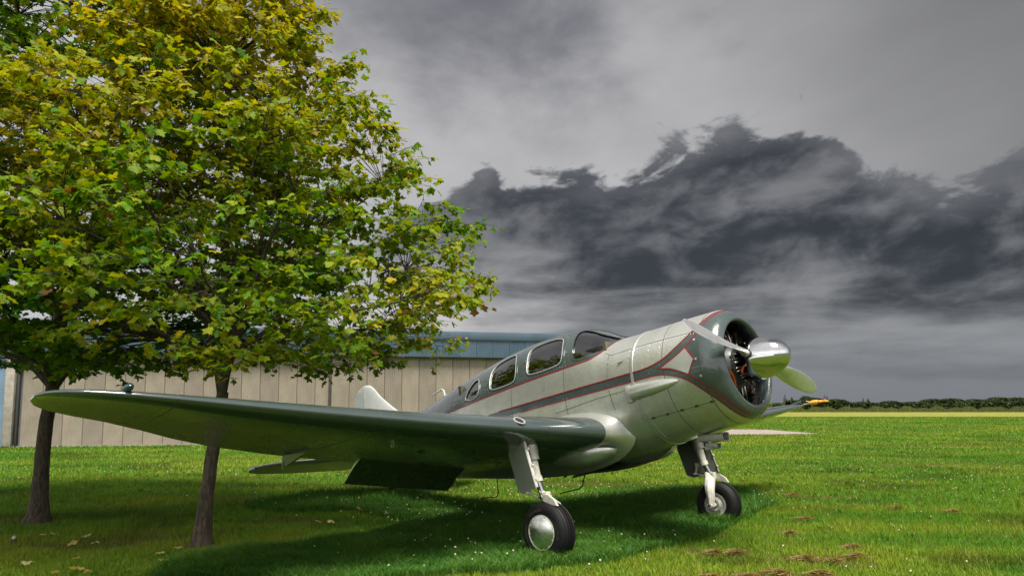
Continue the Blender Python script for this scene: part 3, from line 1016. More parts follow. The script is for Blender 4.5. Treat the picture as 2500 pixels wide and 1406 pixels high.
WY = [.42, .5, .56, .62, .68, .74, .80, .801, .9, 1.2, 1.6, 2.0, 2.6, 3.2, 3.8, 4.4, 4.8, 5.1, 5.4, 5.52, 5.62, 5.72, 5.80, 5.86, 5.91, 5.94, 5.95]
for sg in (-1, 1):
    mb = MB()
    path = [(f, False) for f in FR[::-1]] + [(f, True) for f in FR[1:]]
    n = len(path)
    V = [wing_pt(ay, f, up, sg) for ay in WY for f, up in path]
    mb.V = V
    for i in range(len(WY) - 1):
        for j in range(n - 1):
            a = i * n + j
            f0 = max(path[j][0], path[j + 1][0]); up = path[j][1] or path[j + 1][1]
            if WY[i] < .8: mi = 2
            elif f0 <= .1301: mi = 0
            else: mi = 2 if up else 1
            if WY[i] >= 5.4 and up: mi = 0
            fc = (a, a + 1, a + n + 1, a + n)
            mb.F.append(fc if sg < 0 else fc[::-1]); mb.M.append(mi)
    e_ = (len(WY) - 1) * n
    mb.F.append(tuple(range(e_, e_ + n))); mb.M.append(0)
    wing = mb.build('wing', [M['grey_paint'], M['underside'], M['silver']], air, BASE, ang=50)
    if sg < 0: wing['label'] = 'near wing with grey-green leading edge reaching to the left of the frame'
    else: wing['label'] = 'far wing with the toy on its tip, seen below the cowling'
    # wing panel joints
    mb = MB()
    for ay in (1.62, 3.55, 5.15):
        pts = [wing_pt(ay, f, up, sg) for f, up in path[4:-4]]
        nn = [Vector((0, 0, 1)) if up else Vector((0, 0, -1)) for f, up in path[4:-4]]
        nn = [(pts[min(i + 1, len(pts) - 1)] - pts[max(i - 1, 0)]).normalized().cross(Vector((0, sg, 0))) for i in range(len(pts))]
        if nn[2].z > 0: nn = [-v for v in nn]
        ribbon(mb, pts, nn, .006, -.002, .0014)
        mb.build('wing_seam', M['seam'], wing, BASE, ang=30); mb = MB()
    # flap, hanging about 30 degrees
    mb = MB()
    u0 = Vector((-2.98, sg * 2.83, -.355)); u1 = Vector((-3.24, sg * 1.2, -.525))
    d = Vector((-.47, 0, -.285))
    rows = []
    for k in range(9):
        p = u0.lerp(u1, k / 8)
        rows.append([p, p + d * .5 + Vector((-.012, 0, .02)), p + d, p + d + Vector((.004, 0, -.014)), p + d * .5 + Vector((-.006, 0, -.004)), p + Vector((.01, 0, -.02))])
    mb.grid(rows, close_v=True)
    mb.F.append(tuple(range(6))); mb.F.append(tuple(range(48, 54))[::-1]); mb.M += [0, 0]
    mb.build('flap', M['underside'], air, BASE, ang=30)
    # aileron trim bracket under the trailing edge
    mb = MB()
    a = wing_pt(3.6, .64, False, sg); b = wing_pt(3.6, .975, False, sg)
    mb.prism([a + Vector((0, -.01, .005)), b + Vector((0, -.03, .005)), b + Vector((.03, -.03, -.115))], (0, .035, 0))
    mb.tube([b + Vector((-.04, 0, .02)), b + Vector((-.055, 0, -.13))], .014, 8)
    mb.build('aileron_hinge_fairing', M['grey_paint'], air, BASE, ang=20)
    # pitot or lights
    p = wing_pt(5.46, .045, True, sg)
    mb = MB(); mb.lathe([(-.20, .004), (-.15, .015), (-.08, .028), (0, .031), (.012, .030)], 'x', p + Vector((0.02, 0, .022)), 18); nb = mb.build('nav_light_housing', M['grey_paint'], wing, BASE, ang=60)
    if sg < 0:
        mb = MB(); mb.lathe([(.0, .029), (.02, .027), (.035, .018), (.042, .0)], 'x', p + Vector((.032, 0, .022)), 18); mb.build('nav_light', M['nav'], air, BASE, ang=60)
    # landing light let into the leading edge
    le, ch, zl, tt = wing_at(1.98)
    p = wing_pt(1.98, .016, True, sg); q = (wing_pt(1.98, .025, True, sg) - wing_pt(1.98, .012, True, sg)).cross(Vector((0, 1, 0))).normalized()
    if q.x < 0: q = -q
    mb = MB(); mb.lathe([(-.004, .0), (-.004, .050), (.006, .052), (.007, .062), (.0, .066)], 'z', p, 24, mat=q.to_track_quat('Z', 'Y').to_matrix()); mb.build('landing_light', M['door_grey'], wing, BASE, ang=30)
    mb = MB(); mb.lathe([(.001, 0), (.001, .047)], 'z', p, 24, mat=q.to_track_quat('Z', 'Y').to_matrix()); mb.build('light_lens', M['black'], wing, BASE)
    # underside inspection cover
    p = wing_pt(2.55, .42, False, sg); mb = MB(); mb.lathe([(0, .075), (-.006, .07), (-.007, .05), (-.004, 0)], 'z', p, 20); mb.build('inspection_cover', M['chrome'], wing, BASE)
    p = wing_pt(3.1, .30, False, sg); mb = MB(); mb.tube([p + Vector((.02 * math.cos(t_), 0, -.02 + .02 * math.sin(t_))) for t_ in np.linspace(0, 2 * math.pi, 12)], .004, 6, False); mb.build('tie_down_ring', M['pushrod'], air, BASE)
    # bulged pan under the wing root
    mb = MB(); rows = []
    for i in range(17):
        t_ = math.pi * i / 16
        rows.append([Vector((-1.90 + .46 * math.cos(t_), sg * .60 + .27 * math.sin(t_) * math.cos(a), -.66 - .155 * math.sin(t_) * math.sin(a))) for a in np.linspace(-.3, math.pi + .3, 16)])
    mb.grid(rows); mb.build('belly_pan', M['silver'], air, BASE, ang=60)

# --- tail
TZ = -.02
for sg in (-1, 1):
    LEs = [(.05, -5.95), (.4, -6.02), (1.0, -6.2), (1.8, -6.48), (2.05, -6.6), (2.17, -6.74), (2.22, -6.92)]
    mb = MB(); rows = []
    for ay, le in LEs:
        te = -7.12; ch = le - te; r_ = []
        for f, up in [(f, False) for f in (1, .8, .6, .4, .2, .08, .02, 0)] + [(f, True) for f in (.02, .08, .2, .4, .6, .8, 1)]:
            h_ = .078 * (1 - .5 * ay / 2.22) * math.sqrt(max(f, 0)) * (1.25 - .4 * f) * (1 if ay < 2.1 else .6)
            r_.append(Vector((le - f * ch, sg * ay, TZ + (h_ if up else -h_))))
        rows.append(r_)
    mb.grid(rows); mb.F.append(tuple(range(6 * 15, 7 * 15))); mb.M.append(0)
    mb.build('tailplane', M['white_paint'], air, BASE, ang=60)
    mb = MB(); rows = []
    for ay, te, le in ((.14, -7.50, -7.135), (.3, -7.60, -7.135), (1.4, -7.56, -7.135), (1.95, -7.48, -7.135), (2.12, -7.38, -7.10), (2.20, -7.26, -7.0), (2.24, -7.12, -6.95)):
        r_ = []
        for f, up in ((1, False), (.5, False), (0.03, False), (0, True), (.03, True), (.5, True)):
            h_ = .045 * (1 - .4 * ay / 2.3) * (1 - f) * (0 if f == 0 else 1)
            r_.append(Vector((le + (te - le) * f, sg * ay, TZ + (h_ if up else -h_) - (le - (le + (te - le) * f)) * math.tan(R(9)))))
        rows.append(r_)
    mb.grid(rows, close_v=True); mb.F.append(tuple(range(6))); mb.F.append(tuple(range(36, 42))); mb.M += [0, 0]
    mb.build('elevator', M['white_paint'], air, BASE, ang=40)
FZ = [(.22, -5.55, -7.24), (.40, -5.82, -7.24), (.60, -6.12, -7.24), (.84, -6.47, -7.24), (1.05, -6.75, -7.24), (1.18, -6.88, -7.24), (1.27, -6.98, -7.24), (1.325, -7.07, -7.24), (1.345, -7.16, -7.24)]
mb = MB(); rows = []
for z, le, te in FZ:
    ch = le - te; r_ = []
    for f, s2 in [(f, -1) for f in (1, .7, .4, .2, .08, .02, 0)] + [(f, 1) for f in (.02, .08, .2, .4, .7, 1)]:
        h_ = (.075 * (1 - .55 * z / 1.35)) * math.sqrt(f) * (1.25 - .35 * f) if f else 0
        r_.append(Vector((le - f * ch, s2 * h_, z)))
    rows.append(r_)
mb.grid(rows); mb.F.append(tuple(range(8 * 13, 9 * 13))); mb.M.append(0)
mb.build('fin', M['white_paint'], air, BASE, ang=60)
mb = MB(); rows = []
for z, te in ((-.43, -7.36), (-.40, -7.50), (-.30, -7.63), (-.1, -7.72), (.2, -7.77), (.6, -7.77), (.9, -7.72), (1.1, -7.63), (1.22, -7.57), (1.30, -7.47), (1.34, -7.34)):
    le = -7.255
    rows.append([Vector((le, -.035, z)), Vector((le - (le - te) * .5, -.022, z)), Vector((te, 0, z)), Vector((le - (le - te) * .5, .022, z)), Vector((le, .035, z))])
mb.grid(rows, close_v=True); mb.F.append(tuple(range(5))); mb.F.append(tuple(range(50, 55))); mb.M += [0, 0]
rud = mb.build('rudder', M['white_paint'], air, BASE, ang=40)
mb = MB(); mb.box((-7.36, -.035, .82), (.22, .008, .012)); mb.build('rudder_horn', M['seam'], rud, BASE, smooth=False)
# tail wheel
mb = MB(); mb.tube([(-6.55, 0, -.36), (-6.66, 0, -.50)], [.035, .028], 10); mb.box((-6.63, 0, -.50), (.2, .09, .04), bev=.01); mb.tube([(-6.66, -.06, -.51), (-6.68, -.06, -.60)], .012, 8); mb.tube([(-6.66, .06, -.51), (-6.68, .06, -.60)], .012, 8); mb.build('tail_strut', M['black'], air, BASE)
mb = MB(); mb.lathe([(-.04, .0), (-.04, .05), (-.035, .085), (0, .10), (.035, .085), (.04, .05), (.04, 0)], 'y', (-6.68, 0, -.59), 24); mb.build('tail_wheel', M['rubber'], air, BASE, ang=50)

# --- belly scoops and aerials
def scoop(c, ln, w_, h_, m1):
    mb = MB(); rows = []
    for k in range(9):
        f = k / 8; x = c[0] - ln * f; sc = 1 - .15 * f
        rows.append([Vector((x, c[1] + w_ * .5 * sc * math.copysign(abs(math.cos(a)) ** .45, math.cos(a)), c[2] + .03 * f + h_ * .5 * sc * math.copysign(abs(math.sin(a)) ** .45, math.sin(a)))) for a in np.linspace(0, 2 * math.pi, 21)[:-1]])
    r0 = rows[0]; cc = Vector(c)
    rows = [[cc + (p - cc) * .80 + Vector((-.16, 0, 0)) for p in r0], [cc + (p - cc) * .80 for p in r0], [p + Vector((.004, 0, 0)) for p in r0]] + rows
    mb.grid(rows, close_v=True, mi=0); mb.F.append(tuple(range(20))); mb.M.append(1)
    return mb.build('air_scoop', [m1, M['black']], air, BASE, ang=40)
scoop((-.42, .02, -.715), .30, .15, .10, M['strut_grey'])
scoop((-.52, .02, -.80), .14, .09, .06, M['strut_grey'])
mb = MB(); mb.tube([(-4.06, 0, -.66), (-4.07, 0, -.90), (-4.09, 0, -.935), (-4.13, 0, -.95), (-4.45, 0, -.935)], .008, 6); mb.build('whip_aerial', M['black'], air, BASE)
mb = MB(); mb.tube([(-2.42, 0, -.78), (-2.44, 0, -.86), (-2.50, 0, -.985), (-2.56, 0, -1.02), (-2.90, 0, -1.04)], .008, 6); mb.box((-2.42, 0, -.79), (.09, .05, .06), bev=.01); mb.build('whip_aerial', M['black'], air, BASE)
mb = MB(); mb.prism([(-2.50, -.006, -.76), (-2.80, -.006, -.86), (-2.74, -.006, -.76)], (0, .012, 0)); mb.build('blade_aerial', M['black'], air, BASE, smooth=False)
mb = MB(); mb.tube([(-5.0, 0, .64), (-5.03, 0, .79), (-5.07, 0, .815), (-5.32, 0, .775)], [.016, .014, .013, .010], 8); mb.build('spine_aerial', M['white_paint'], air, BASE)
mb = MB(); mb.prism([(-2.15, -.45, -.73), (-2.05, -.45, -.73), (-2.08, -.45, -.84)], (0, .008, 0)); mb.build('step_bracket', M['strut_grey'], air, BASE, smooth=False)

# --- main gear
def gear(sg):
    Y = 1.63 * sg; AX = Vector((-1.645, Y, -1.425)) if sg < 0 else Vector((-1.62, Y + .03, -1.455))
    ox, oz = AX.x + 1.68, AX.z + 1.415
    mb = MB(); mb.tube([(-1.75, Y, -.36), (-1.74, Y, -.56), (-1.735, Y, -.70)], [.076, .076, .074], 20); us = mb.build('gear_strut', M['strut_grey'], air, BASE, ang=50)
    mb = MB(); mb.tube([(-1.745, Y, -.64), (-1.73, Y, -.76), (-1.705, Y, -.90)], [.060, .055, .046], 18); mb.tube([(-1.71, Y, -.875), (-1.70, Y, -.93)], [.058, .058], 18); mb.box((-1.78, Y, -.905), (.11, .06, .055), bev=.010); mb.build('strut_casing', M['cream'], us, BASE, ang=40)
    mb = MB(); mb.tube([(-1.70, Y, -.91), (-1.66 + ox * .4, Y, -1.09)], .035, 16); mb.build('piston', M['chrome'], us, BASE)
    mb = MB()
    for q in (-.028, .028): mb.tube([(-1.81, Y + q, -.91), (-1.86, Y, -1.02)], [.013, .011], 8)
    mb.tube([(-1.86, Y, -1.02), (-1.70, Y, -1.085)], [.012, .017], 8); mb.tube([(-1.86, Y - .035, -1.02), (-1.86, Y + .035, -1.02)], .014, 8); mb.build('torque_link', M['cream'], us, BASE)
    yi = Y - sg * .165
    mb = MB()
    pts = [(-1.665, Y, -1.03), (-1.652, Y - sg * .02, -1.085), (-1.640, Y - sg * .075, -1.125), (-1.630, Y - sg * .135, -1.17), (-1.635, yi, -1.24), (-1.655, yi, -1.34), (-1.68, yi, -1.43)]
    pts = [(p[0] + ox * k / 6, p[1], p[2] + oz * k / 6) for k, p in enumerate(pts)]
    mb.tube(pts, [.054, .068, .070, .068, .060, .052, .040], 14, flat=.55)
    mb.tube([Vector(p) + Vector((.0, -sg * .036, 0)) for p in pts[2:]], [.024, .024, .023, .021, .017], 8)
    mb.tube([(AX.x, yi - sg * .05, AX.z), (AX.x, AX.y, AX.z)], .032, 12)
    mb.box((-1.60, Y, -1.085), (.06, .07, .10), bev=.012)
    mb.build('wheel_fork', M['cream'], air, BASE, ang=45)
    mb = MB(); mb.tube([(AX.x, yi - sg * .045, AX.z), (AX.x, yi - sg * .058, AX.z)], .018, 10); mb.build('axle_end', M['black'], air, BASE)
    # half guard over the tyre
    mb = MB(); mb.prism([(-1.66 + ox, Y + sg * .02, -1.06), (-1.58 + ox, Y + sg * .02, -1.07), (-1.51 + ox, Y + sg * .02, -1.125), (-1.475 + ox, Y + sg * .02, -1.19), (-1.53 + ox, Y + sg * .02, -1.175), (-1.65 + ox, Y + sg * .02, -1.125)], (0, sg * .03, 0)); mb.build('fork_gusset', M['cream'], air, BASE, ang=30)
    # door, toed in at the rear, with a folded front lip
    F0 = Vector((-1.645, Y + sg * .20, -.50)); F1 = Vector((-1.55, Y + sg * .20, -.985)); e = Vector((-.47, -sg * .22, -.01))
    if sg > 0: F0.x -= .06; F1.x -= .06; F0.z -= .03; F1.z -= .05; e = e * .85
    P = [F0, F1, F1 + e * .80 + Vector((0, 0, -.03)), F1 + e + Vector((0, 0, .015)), F0 + e]
    nn = (P[1] - P[0]).cross(e).normalized()
    if nn.y * sg < 0: nn = -nn
    mb = MB(); mb.prism(P, -nn * .012)
    dr = mb.build('gear_door', M['door_grey'], air, BASE, smooth=False)
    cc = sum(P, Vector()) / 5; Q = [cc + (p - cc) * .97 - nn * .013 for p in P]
    mb = MB(); mb.prism(Q, -nn * .008); mb.build('door_shade_skin', M['inner_shade'], dr, BASE, smooth=False)  # added inner skin, the shade inside the door put into its colour
    mb = MB(); mb.prism([F0, F1, F1 - nn * .032, F0 - nn * .032], e.normalized() * .012); mb.build('door_lip', M['strut_grey'], dr, BASE, smooth=False)
    mb = MB()
    for k in (.2, .55, .85):
        p = F0.lerp(F1, k) - nn * .036; mb.box(p, (.022, .030, .024), bev=.004)
    mb.build('door_hinge', M['cream'], dr, BASE)
    # well lip where the leg enters the wing
    mb = MB(); rows = []
    for i in range(13):
        t_ = math.pi * i / 12
        rows.append([Vector((-1.84 + .30 * math.cos(t_) , Y + sg * .02 + .13 * math.sin(t_) * math.cos(a), -.46 - .065 * math.sin(t_) * max(math.sin(a), -.2))) for a in np.linspace(0, 2 * math.pi, 17)[:-1]])
    mb.grid(rows, close_v=True); mb.build('leg_fairing', M['underside'], air, BASE, ang=60)
    # wheel: parts tyre, rim, hub cap
    RT = .298; prof = [(-.085, .150), (-.098, .165), (-.108, .195), (-.110, .225), (-.104, .252), (-.090, .276), (-.074, .289)]
    for g in (-.060, -.030, 0.0, .030, .060):
        prof += [(g - .009, RT - .06 * (g / .09) ** 2 * .35), (g - .0055, RT - .012), (g + .0055, RT - .012), (g + .009, RT - .06 * (g / .09) ** 2 * .35)]
    prof += [(.074, .289), (.090, .276), (.104, .252), (.110, .225), (.108, .195), (.098, .165), (.085, .150)]
    mb = MB(); mb.lathe(prof, 'y', AX, 72); ty = mb.build('tyre', M['rubber'], air, BASE, ang=32)
    # raised letters round the outer wall
    for word, ang0 in (('MICHELIN', 128.0), ('AVIATOR', 22.0), ('MICHELIN', -60.0), ('AVIATOR', -160.0)):
        cu = bpy.data.curves.new('lettering', 'FONT'); cu.body = word; cu.size = .036; cu.extrude = .0012; cu.space_character = 1.15; cu.resolution_u = 2
        to = bpy.data.objects.new('tmp', cu); COL.objects.link(to)
        dg = bpy.context.evaluated_depsgraph_get(); me = bpy.data.meshes.new_from_object(to.evaluated_get(dg))
        bpy.data.objects.remove(to)
        for v in me.vertices:
            a = R(ang0) - v.co.x / .213; r_ = .203 + v.co.y
            yw = np.interp(r_, [.165, .195, .225, .252], [.098, .108, .110, .104])
            # seen from outside, the word runs clockwise
            cx_ = r_ * math.cos(a) * (1 if sg < 0 else -1)
            v.co = (AX.x + cx_ - BASE[0], AX.y + sg * (yw + .0008 + max(v.co.z, 0)) - BASE[1], AX.z + r_ * math.sin(a) - BASE[2])
        me.materials.append(M['rubber_letter']); link('lettering', me, ty)
    mb = MB(); mb.lathe([(-.075, .05), (-.09, .06), (-.085, .125), (-.098, .135), (-.100, .152), (-.08, .155), (.08, .155), (.100, .152), (.095, .12), (.085, .06), (.07, 0)] if sg > 0 else [(-.070, 0), (-.085, .06), (-.095, .12), (-.100, .152), (-.08, .155), (.08, .155), (.1, .152), (.098, .135), (.085, .125), (.09, .06), (.075, .05)], 'y', AX, 40)
    for k in range(8):
        a = k * math.pi / 4; mb.tube([AX + Vector((.095 * math.cos(a), -sg * .084, .095 * math.sin(a))), AX + Vector((.095 * math.cos(a), -sg * .102, .095 * math.sin(a)))], .011, 8)
    mb.build('rim', M['cream'], air, BASE, ang=35)
    mb = MB(); mb.lathe([(-.05, .02), (-.11, .045), (-.115, .075), (-.10, .10), (-.085, .105)] if sg > 0 else [(.05, .02), (.11, .045), (.115, .075), (.10, .10), (.085, .105)], 'y', AX, 32); mb.build('brake_drum', M['strut_grey'], air, BASE, ang=35)
    pr = [(.100, .172), (.110, .170), (.112, .160), (.124, .12), (.133, .07), (.137, .025), (.1375, 0)]
    mb = MB(); mb.lathe([(sg * a, r_) for a, r_ in pr], 'y', AX, 48); hc = mb.build('hub_cap', M['hub_metal'], air, BASE, ang=30)
    mb = MB(); mb.lathe([(sg * .106, .172), (sg * .115, .172), (sg * .115, .166), (sg * .108, .165)], 'y', AX, 48)
    for k in range(12):
        a = k * math.pi / 6; mb.tube([AX + Vector((.161 * math.cos(a), sg * .112, .161 * math.sin(a))), AX + Vector((.161 * math.cos(a), sg * .119, .161 * math.sin(a)))], .005, 6)
    mb.build('hub_cap_ring', M['cream'], hc, BASE, ang=30)


gear(-1); gear(1)

# --- engine
mb = MB(); mb.lathe([(-.75, .50), (-.42, .60), (-.41, .30), (-.40, 0)], 'x', n=40); mb.lathe([(-.16, .52), (-.45, .60)], 'x', n=40); mb.build('engine_baffle', M['engine'], air, BASE)
mb = MB(); mb.lathe([(-.38, .26), (-.20, .25), (-.12, .22), (-.06, .17), (.0, .13), (.05, .12)], 'x', n=32)
for k in range(9):
    a = k * 2 * math.pi / 9 + .2; mb.tube([(-.09, .185 * math.sin(a), .185 * math.cos(a)), (-.05, .185 * math.sin(a), .185 * math.cos(a))], .014, 6)
mb.build('crankcase', M['crank'], air, BASE, ang=40)
cyl_me = None
for k in range(9):
    a = k * 2 * math.pi / 9
    q = Matrix.Rotation(-a, 4, 'X')
    if cyl_me is None:
        mb = MB(); pr = [(.22, .075)]
        for j in range(13):
            r0 = .245 + j * .018; rr = .088 if j < 8 else .098
            pr += [(r0, .062), (r0, rr), (r0 + .006, rr), (r0 + .006, .062)]
        pr += [(.485, .09), (.50, .07), (.505, 0)]
        mb.lathe(pr, 'z', (-.27, 0, 0), 20)
        for y in (-.055, .055): mb.box((-.205, y, .46), (.07, .055, .07), bev=.012)
        cyl_me = new_mesh('cylinder', mb.V, mb.F, M['engine'], True); auto_smooth(cyl_me, 30)
        mb = MB()
        for y in (-.05, .05): mb.tube([(-.13, y * .55, .20), (-.185, y, .45)], .0105, 8)
        pr_me = new_mesh('pushrod_tube', mb.V, mb.F, M['pushrod'], True)
    off = Matrix.Translation(Vector(BASE) * -1)
    o = link('cylinder', cyl_me, air); o.matrix_local = off @ q
    o2 = link('pushrod_tube', pr_me, o)
mb = MB(); mb.tube([(-.02, -.40, -.10), (-.03, -.35, -.115), (-.05, -.27, -.15), (-.08, -.20, -.20), (-.1, -.17, -.24)], .017, 10); mb.build('ignition_hose', M['orange'], air, BASE)
mb = MB(); pts = [(-.135, .235 * math.sin(t_), .235 * math.cos(t_)) for t_ in np.linspace(0, 2 * math.pi, 33)]; mb.tube(pts, .014, 8, False)
for k in range(18):
    a = k * math.pi / 9 + .1; mb.tube([(-.135, .235 * math.sin(a), .235 * math.cos(a)), (-.13, .33 * math.sin(a + .05), .33 * math.cos(a + .05)), (-.2, .40 * math.sin(a + .06), .40 * math.cos(a + .06))], .006, 6)
mb.build('ignition_harness', M['black'], air, BASE)

# --- propeller and spinner
mb = MB(); mb.lathe([(-.085, .0), (-.085, .18), (-.07, .195), (.02, .208), (.05, .214), (.10, .217), (.19, .216), (.25, .208), (.31, .190), (.36, .165), (.40, .136), (.435, .10), (.458, .06), (.468, .025), (.470, 0)], 'x', n=56)
mb.build('spinner', M['chrome'], air, BASE, ang=50)
mb = MB()
for k in range(10):
    a = k * 2 * math.pi / 10; mb.tube([(.085, .2155 * math.sin(a), .2155 * math.cos(a)), (.085, .2205 * math.sin(a), .2205 * math.cos(a))], .006, 6)
tag(mb.build('spinner_screws', M['door_grey'], air, BASE), kind='stuff')
for sgn in (-1, 1):
    d = Vector((0, sgn * math.cos(R(12.3)), -sgn * math.sin(R(12.3))))
    tang = Vector((1, 0, 0)).cross(d).normalized()
    mb = MB(); rows = []
    for i in range(25):
        k = i / 24; r_ = .17 + 1.19 * k
        ch = float(np.interp(k, [0, .08, .2, .4, .6, .8, .92, .97, 1], [.082, .084, .125, .180, .205, .185, .135, .085, .012]))
        th = float(np.interp(k, [0, .08, .2, .4, .7, 1], [.080, .078, .060, .040, .022, .006]))
        tw = R(float(np.interp(k, [0, .1, .25, .5, .75, 1], [62, 58, 46, 33, 25, 21])))
        u = tang * math.cos(tw) + Vector((1, 0, 0)) * math.sin(tw)
        v = d.cross(u)
        rows.append([d * r_ + Vector((.125, 0, 0)) + u * (ch / 2 * math.cos(a)) + v * (th / 2 * math.sin(a) * (1 if k < .1 else (1.0 if math.sin(a) > 0 else .45))) for a in np.linspace(0, 2 * math.pi, 25)[:-1]])
    mb.grid(rows, close_v=True); mb.F.append(tuple(range(24 * 24, 25 * 24))); mb.M.append(0)
    bl = mb.build('propeller_blade', M['blade_metal'], air, BASE, ang=60)
    bl['label'] = 'blade pointing up to the left across the cowling' if sgn < 0 else 'blade pointing down to the right with a green reflection'
    mb = MB(); mb.tube([d * .19 + Vector((.125, 0, 0)), d * .232 + Vector((.125, 0, 0))], [.052, .050], 20); mb.build('blade_collar', M['black'], air, BASE)

# --- rubber toy chicken over the far wing tip
TP = Vector((-1.84, 5.80, -.02))
toy = empty('toy_chicken', A(*TP)); tag(toy, 'yellow rubber toy chicken with a red collar pulled over the far wing tip mast', 'toy')
toy.rotation_euler = AM.to_euler('XYZ'); toy.scale = (.66,) * 3
mb = MB(); mb.tube([(.05, .0, 0), (.10, 0, .004), (.17, 0, .004), (.24, 0, .0), (.28, 0, -.002), (.33, 0, -.006), (.40, 0, -.016), (.46, 0, -.024), (.51, 0, -.034), (.545, 0, -.045)], [.056, .064, .066, .06, .047, .036, .030, .033, .028, .012], 16); mb.build('body', M['toy'], toy)
mb = MB(); mb.tube([(.275, 0, -.002), (.295, 0, -.003)], [.050, .046], 16); mb.build('collar', M['toy_red'], toy)
mb = MB(); mb.tube([(.40, .0, .02), (.425, 0, .036), (.45, 0, .034), (.475, 0, .015)], [.012, .018, .017, .008], 10); mb.build('comb', M['toy_red'], toy)
mb = MB(); mb.tube([(.525, -.016, -.028), (.54, -.017, -.036)], .009, 8); mb.build('eye', M['toy_red'], toy)
for s_ in (-1, 1):
    mb = MB(); mb.tube([(.07, s_ * .03, .02), (-.02, s_ * .035, .075)], [.010, .007], 8); mb.tube([(-.02, s_ * .035, .075), (-.035, s_ * .05, .085)], [.012, .006], 6); mb.build('leg', M['toy'], toy)
mb = MB(); mb.tube([(-2.10, 5.80, -.02), (-1.66, 5.80, -.02)], .016, 10); mb.build('pitot_mast', M['door_grey'], air, BASE)


# ================================================================== MAPLES
def maple_leaf(seed):
    """lobed leaf, unit length 1, stem at the origin, lying in xy, a little folded and drooping"""
    r_ = random.Random(seed)
    tips = [(-2.25, .52), (-1.12, .82), (0, 1.0), (1.12, .82), (2.25, .52)]
    cx, cy = 0, .34
    out_ = [(0, .0)]
    pts = []
    for i, (a, l) in enumerate(tips):
        a += r_.uniform(-.06, .06); l *= r_.uniform(.92, 1.06) * .66
        w_ = .25
        pts += [(a - w_ * 1.15, l * .80), (a - w_ * .62, l * .78), (a, l), (a + w_ * .62, l * .78), (a + w_ * 1.15, l * .80)]
        if i < 4:
            pts.append(((a + tips[i + 1][0]) / 2, l * .60))
    V = [(cx, cy, .03)]
    for a, l in pts:
        x, y = cx + l * math.sin(a), cy + l * math.cos(a)
        z = -.22 * (x * x) - .16 * max(y - .3, 0) ** 2 + .05 * math.sin(5 * a + seed)
        V.append((x, y, z))
    V.append((.02, -.0, 0)); V.append((-.02, -.0, 0))
    n = len(V)
    order = list(range(1, n))
    # place the stem notch between last and first
    F = []
    ring = order[:-2] + [n - 2, n - 1]
    for i in range(len(ring)):
        F.append((0, ring[(i + 1) % len(ring)], ring[i]))
    # petiole
    o = n
    V += [(0, .02, 0), (.012, -.35, .10), (-.012, -.35, .10)]
    F.append((o, o + 1, o + 2))
    return np.array(V, dtype=np.float32), np.array(F, dtype=np.int32)


LEAVES = [maple_leaf(k) for k in range(5)]
GREENS = np.array([(.026, .105, .004), (.046, .145, .003), (.085, .185, .003), (.140, .220, .003), (.205, .240, .004), (.29, .270, .006), (.39, .32, .016), (.17, .10, .03), (.11, .055, .025)])


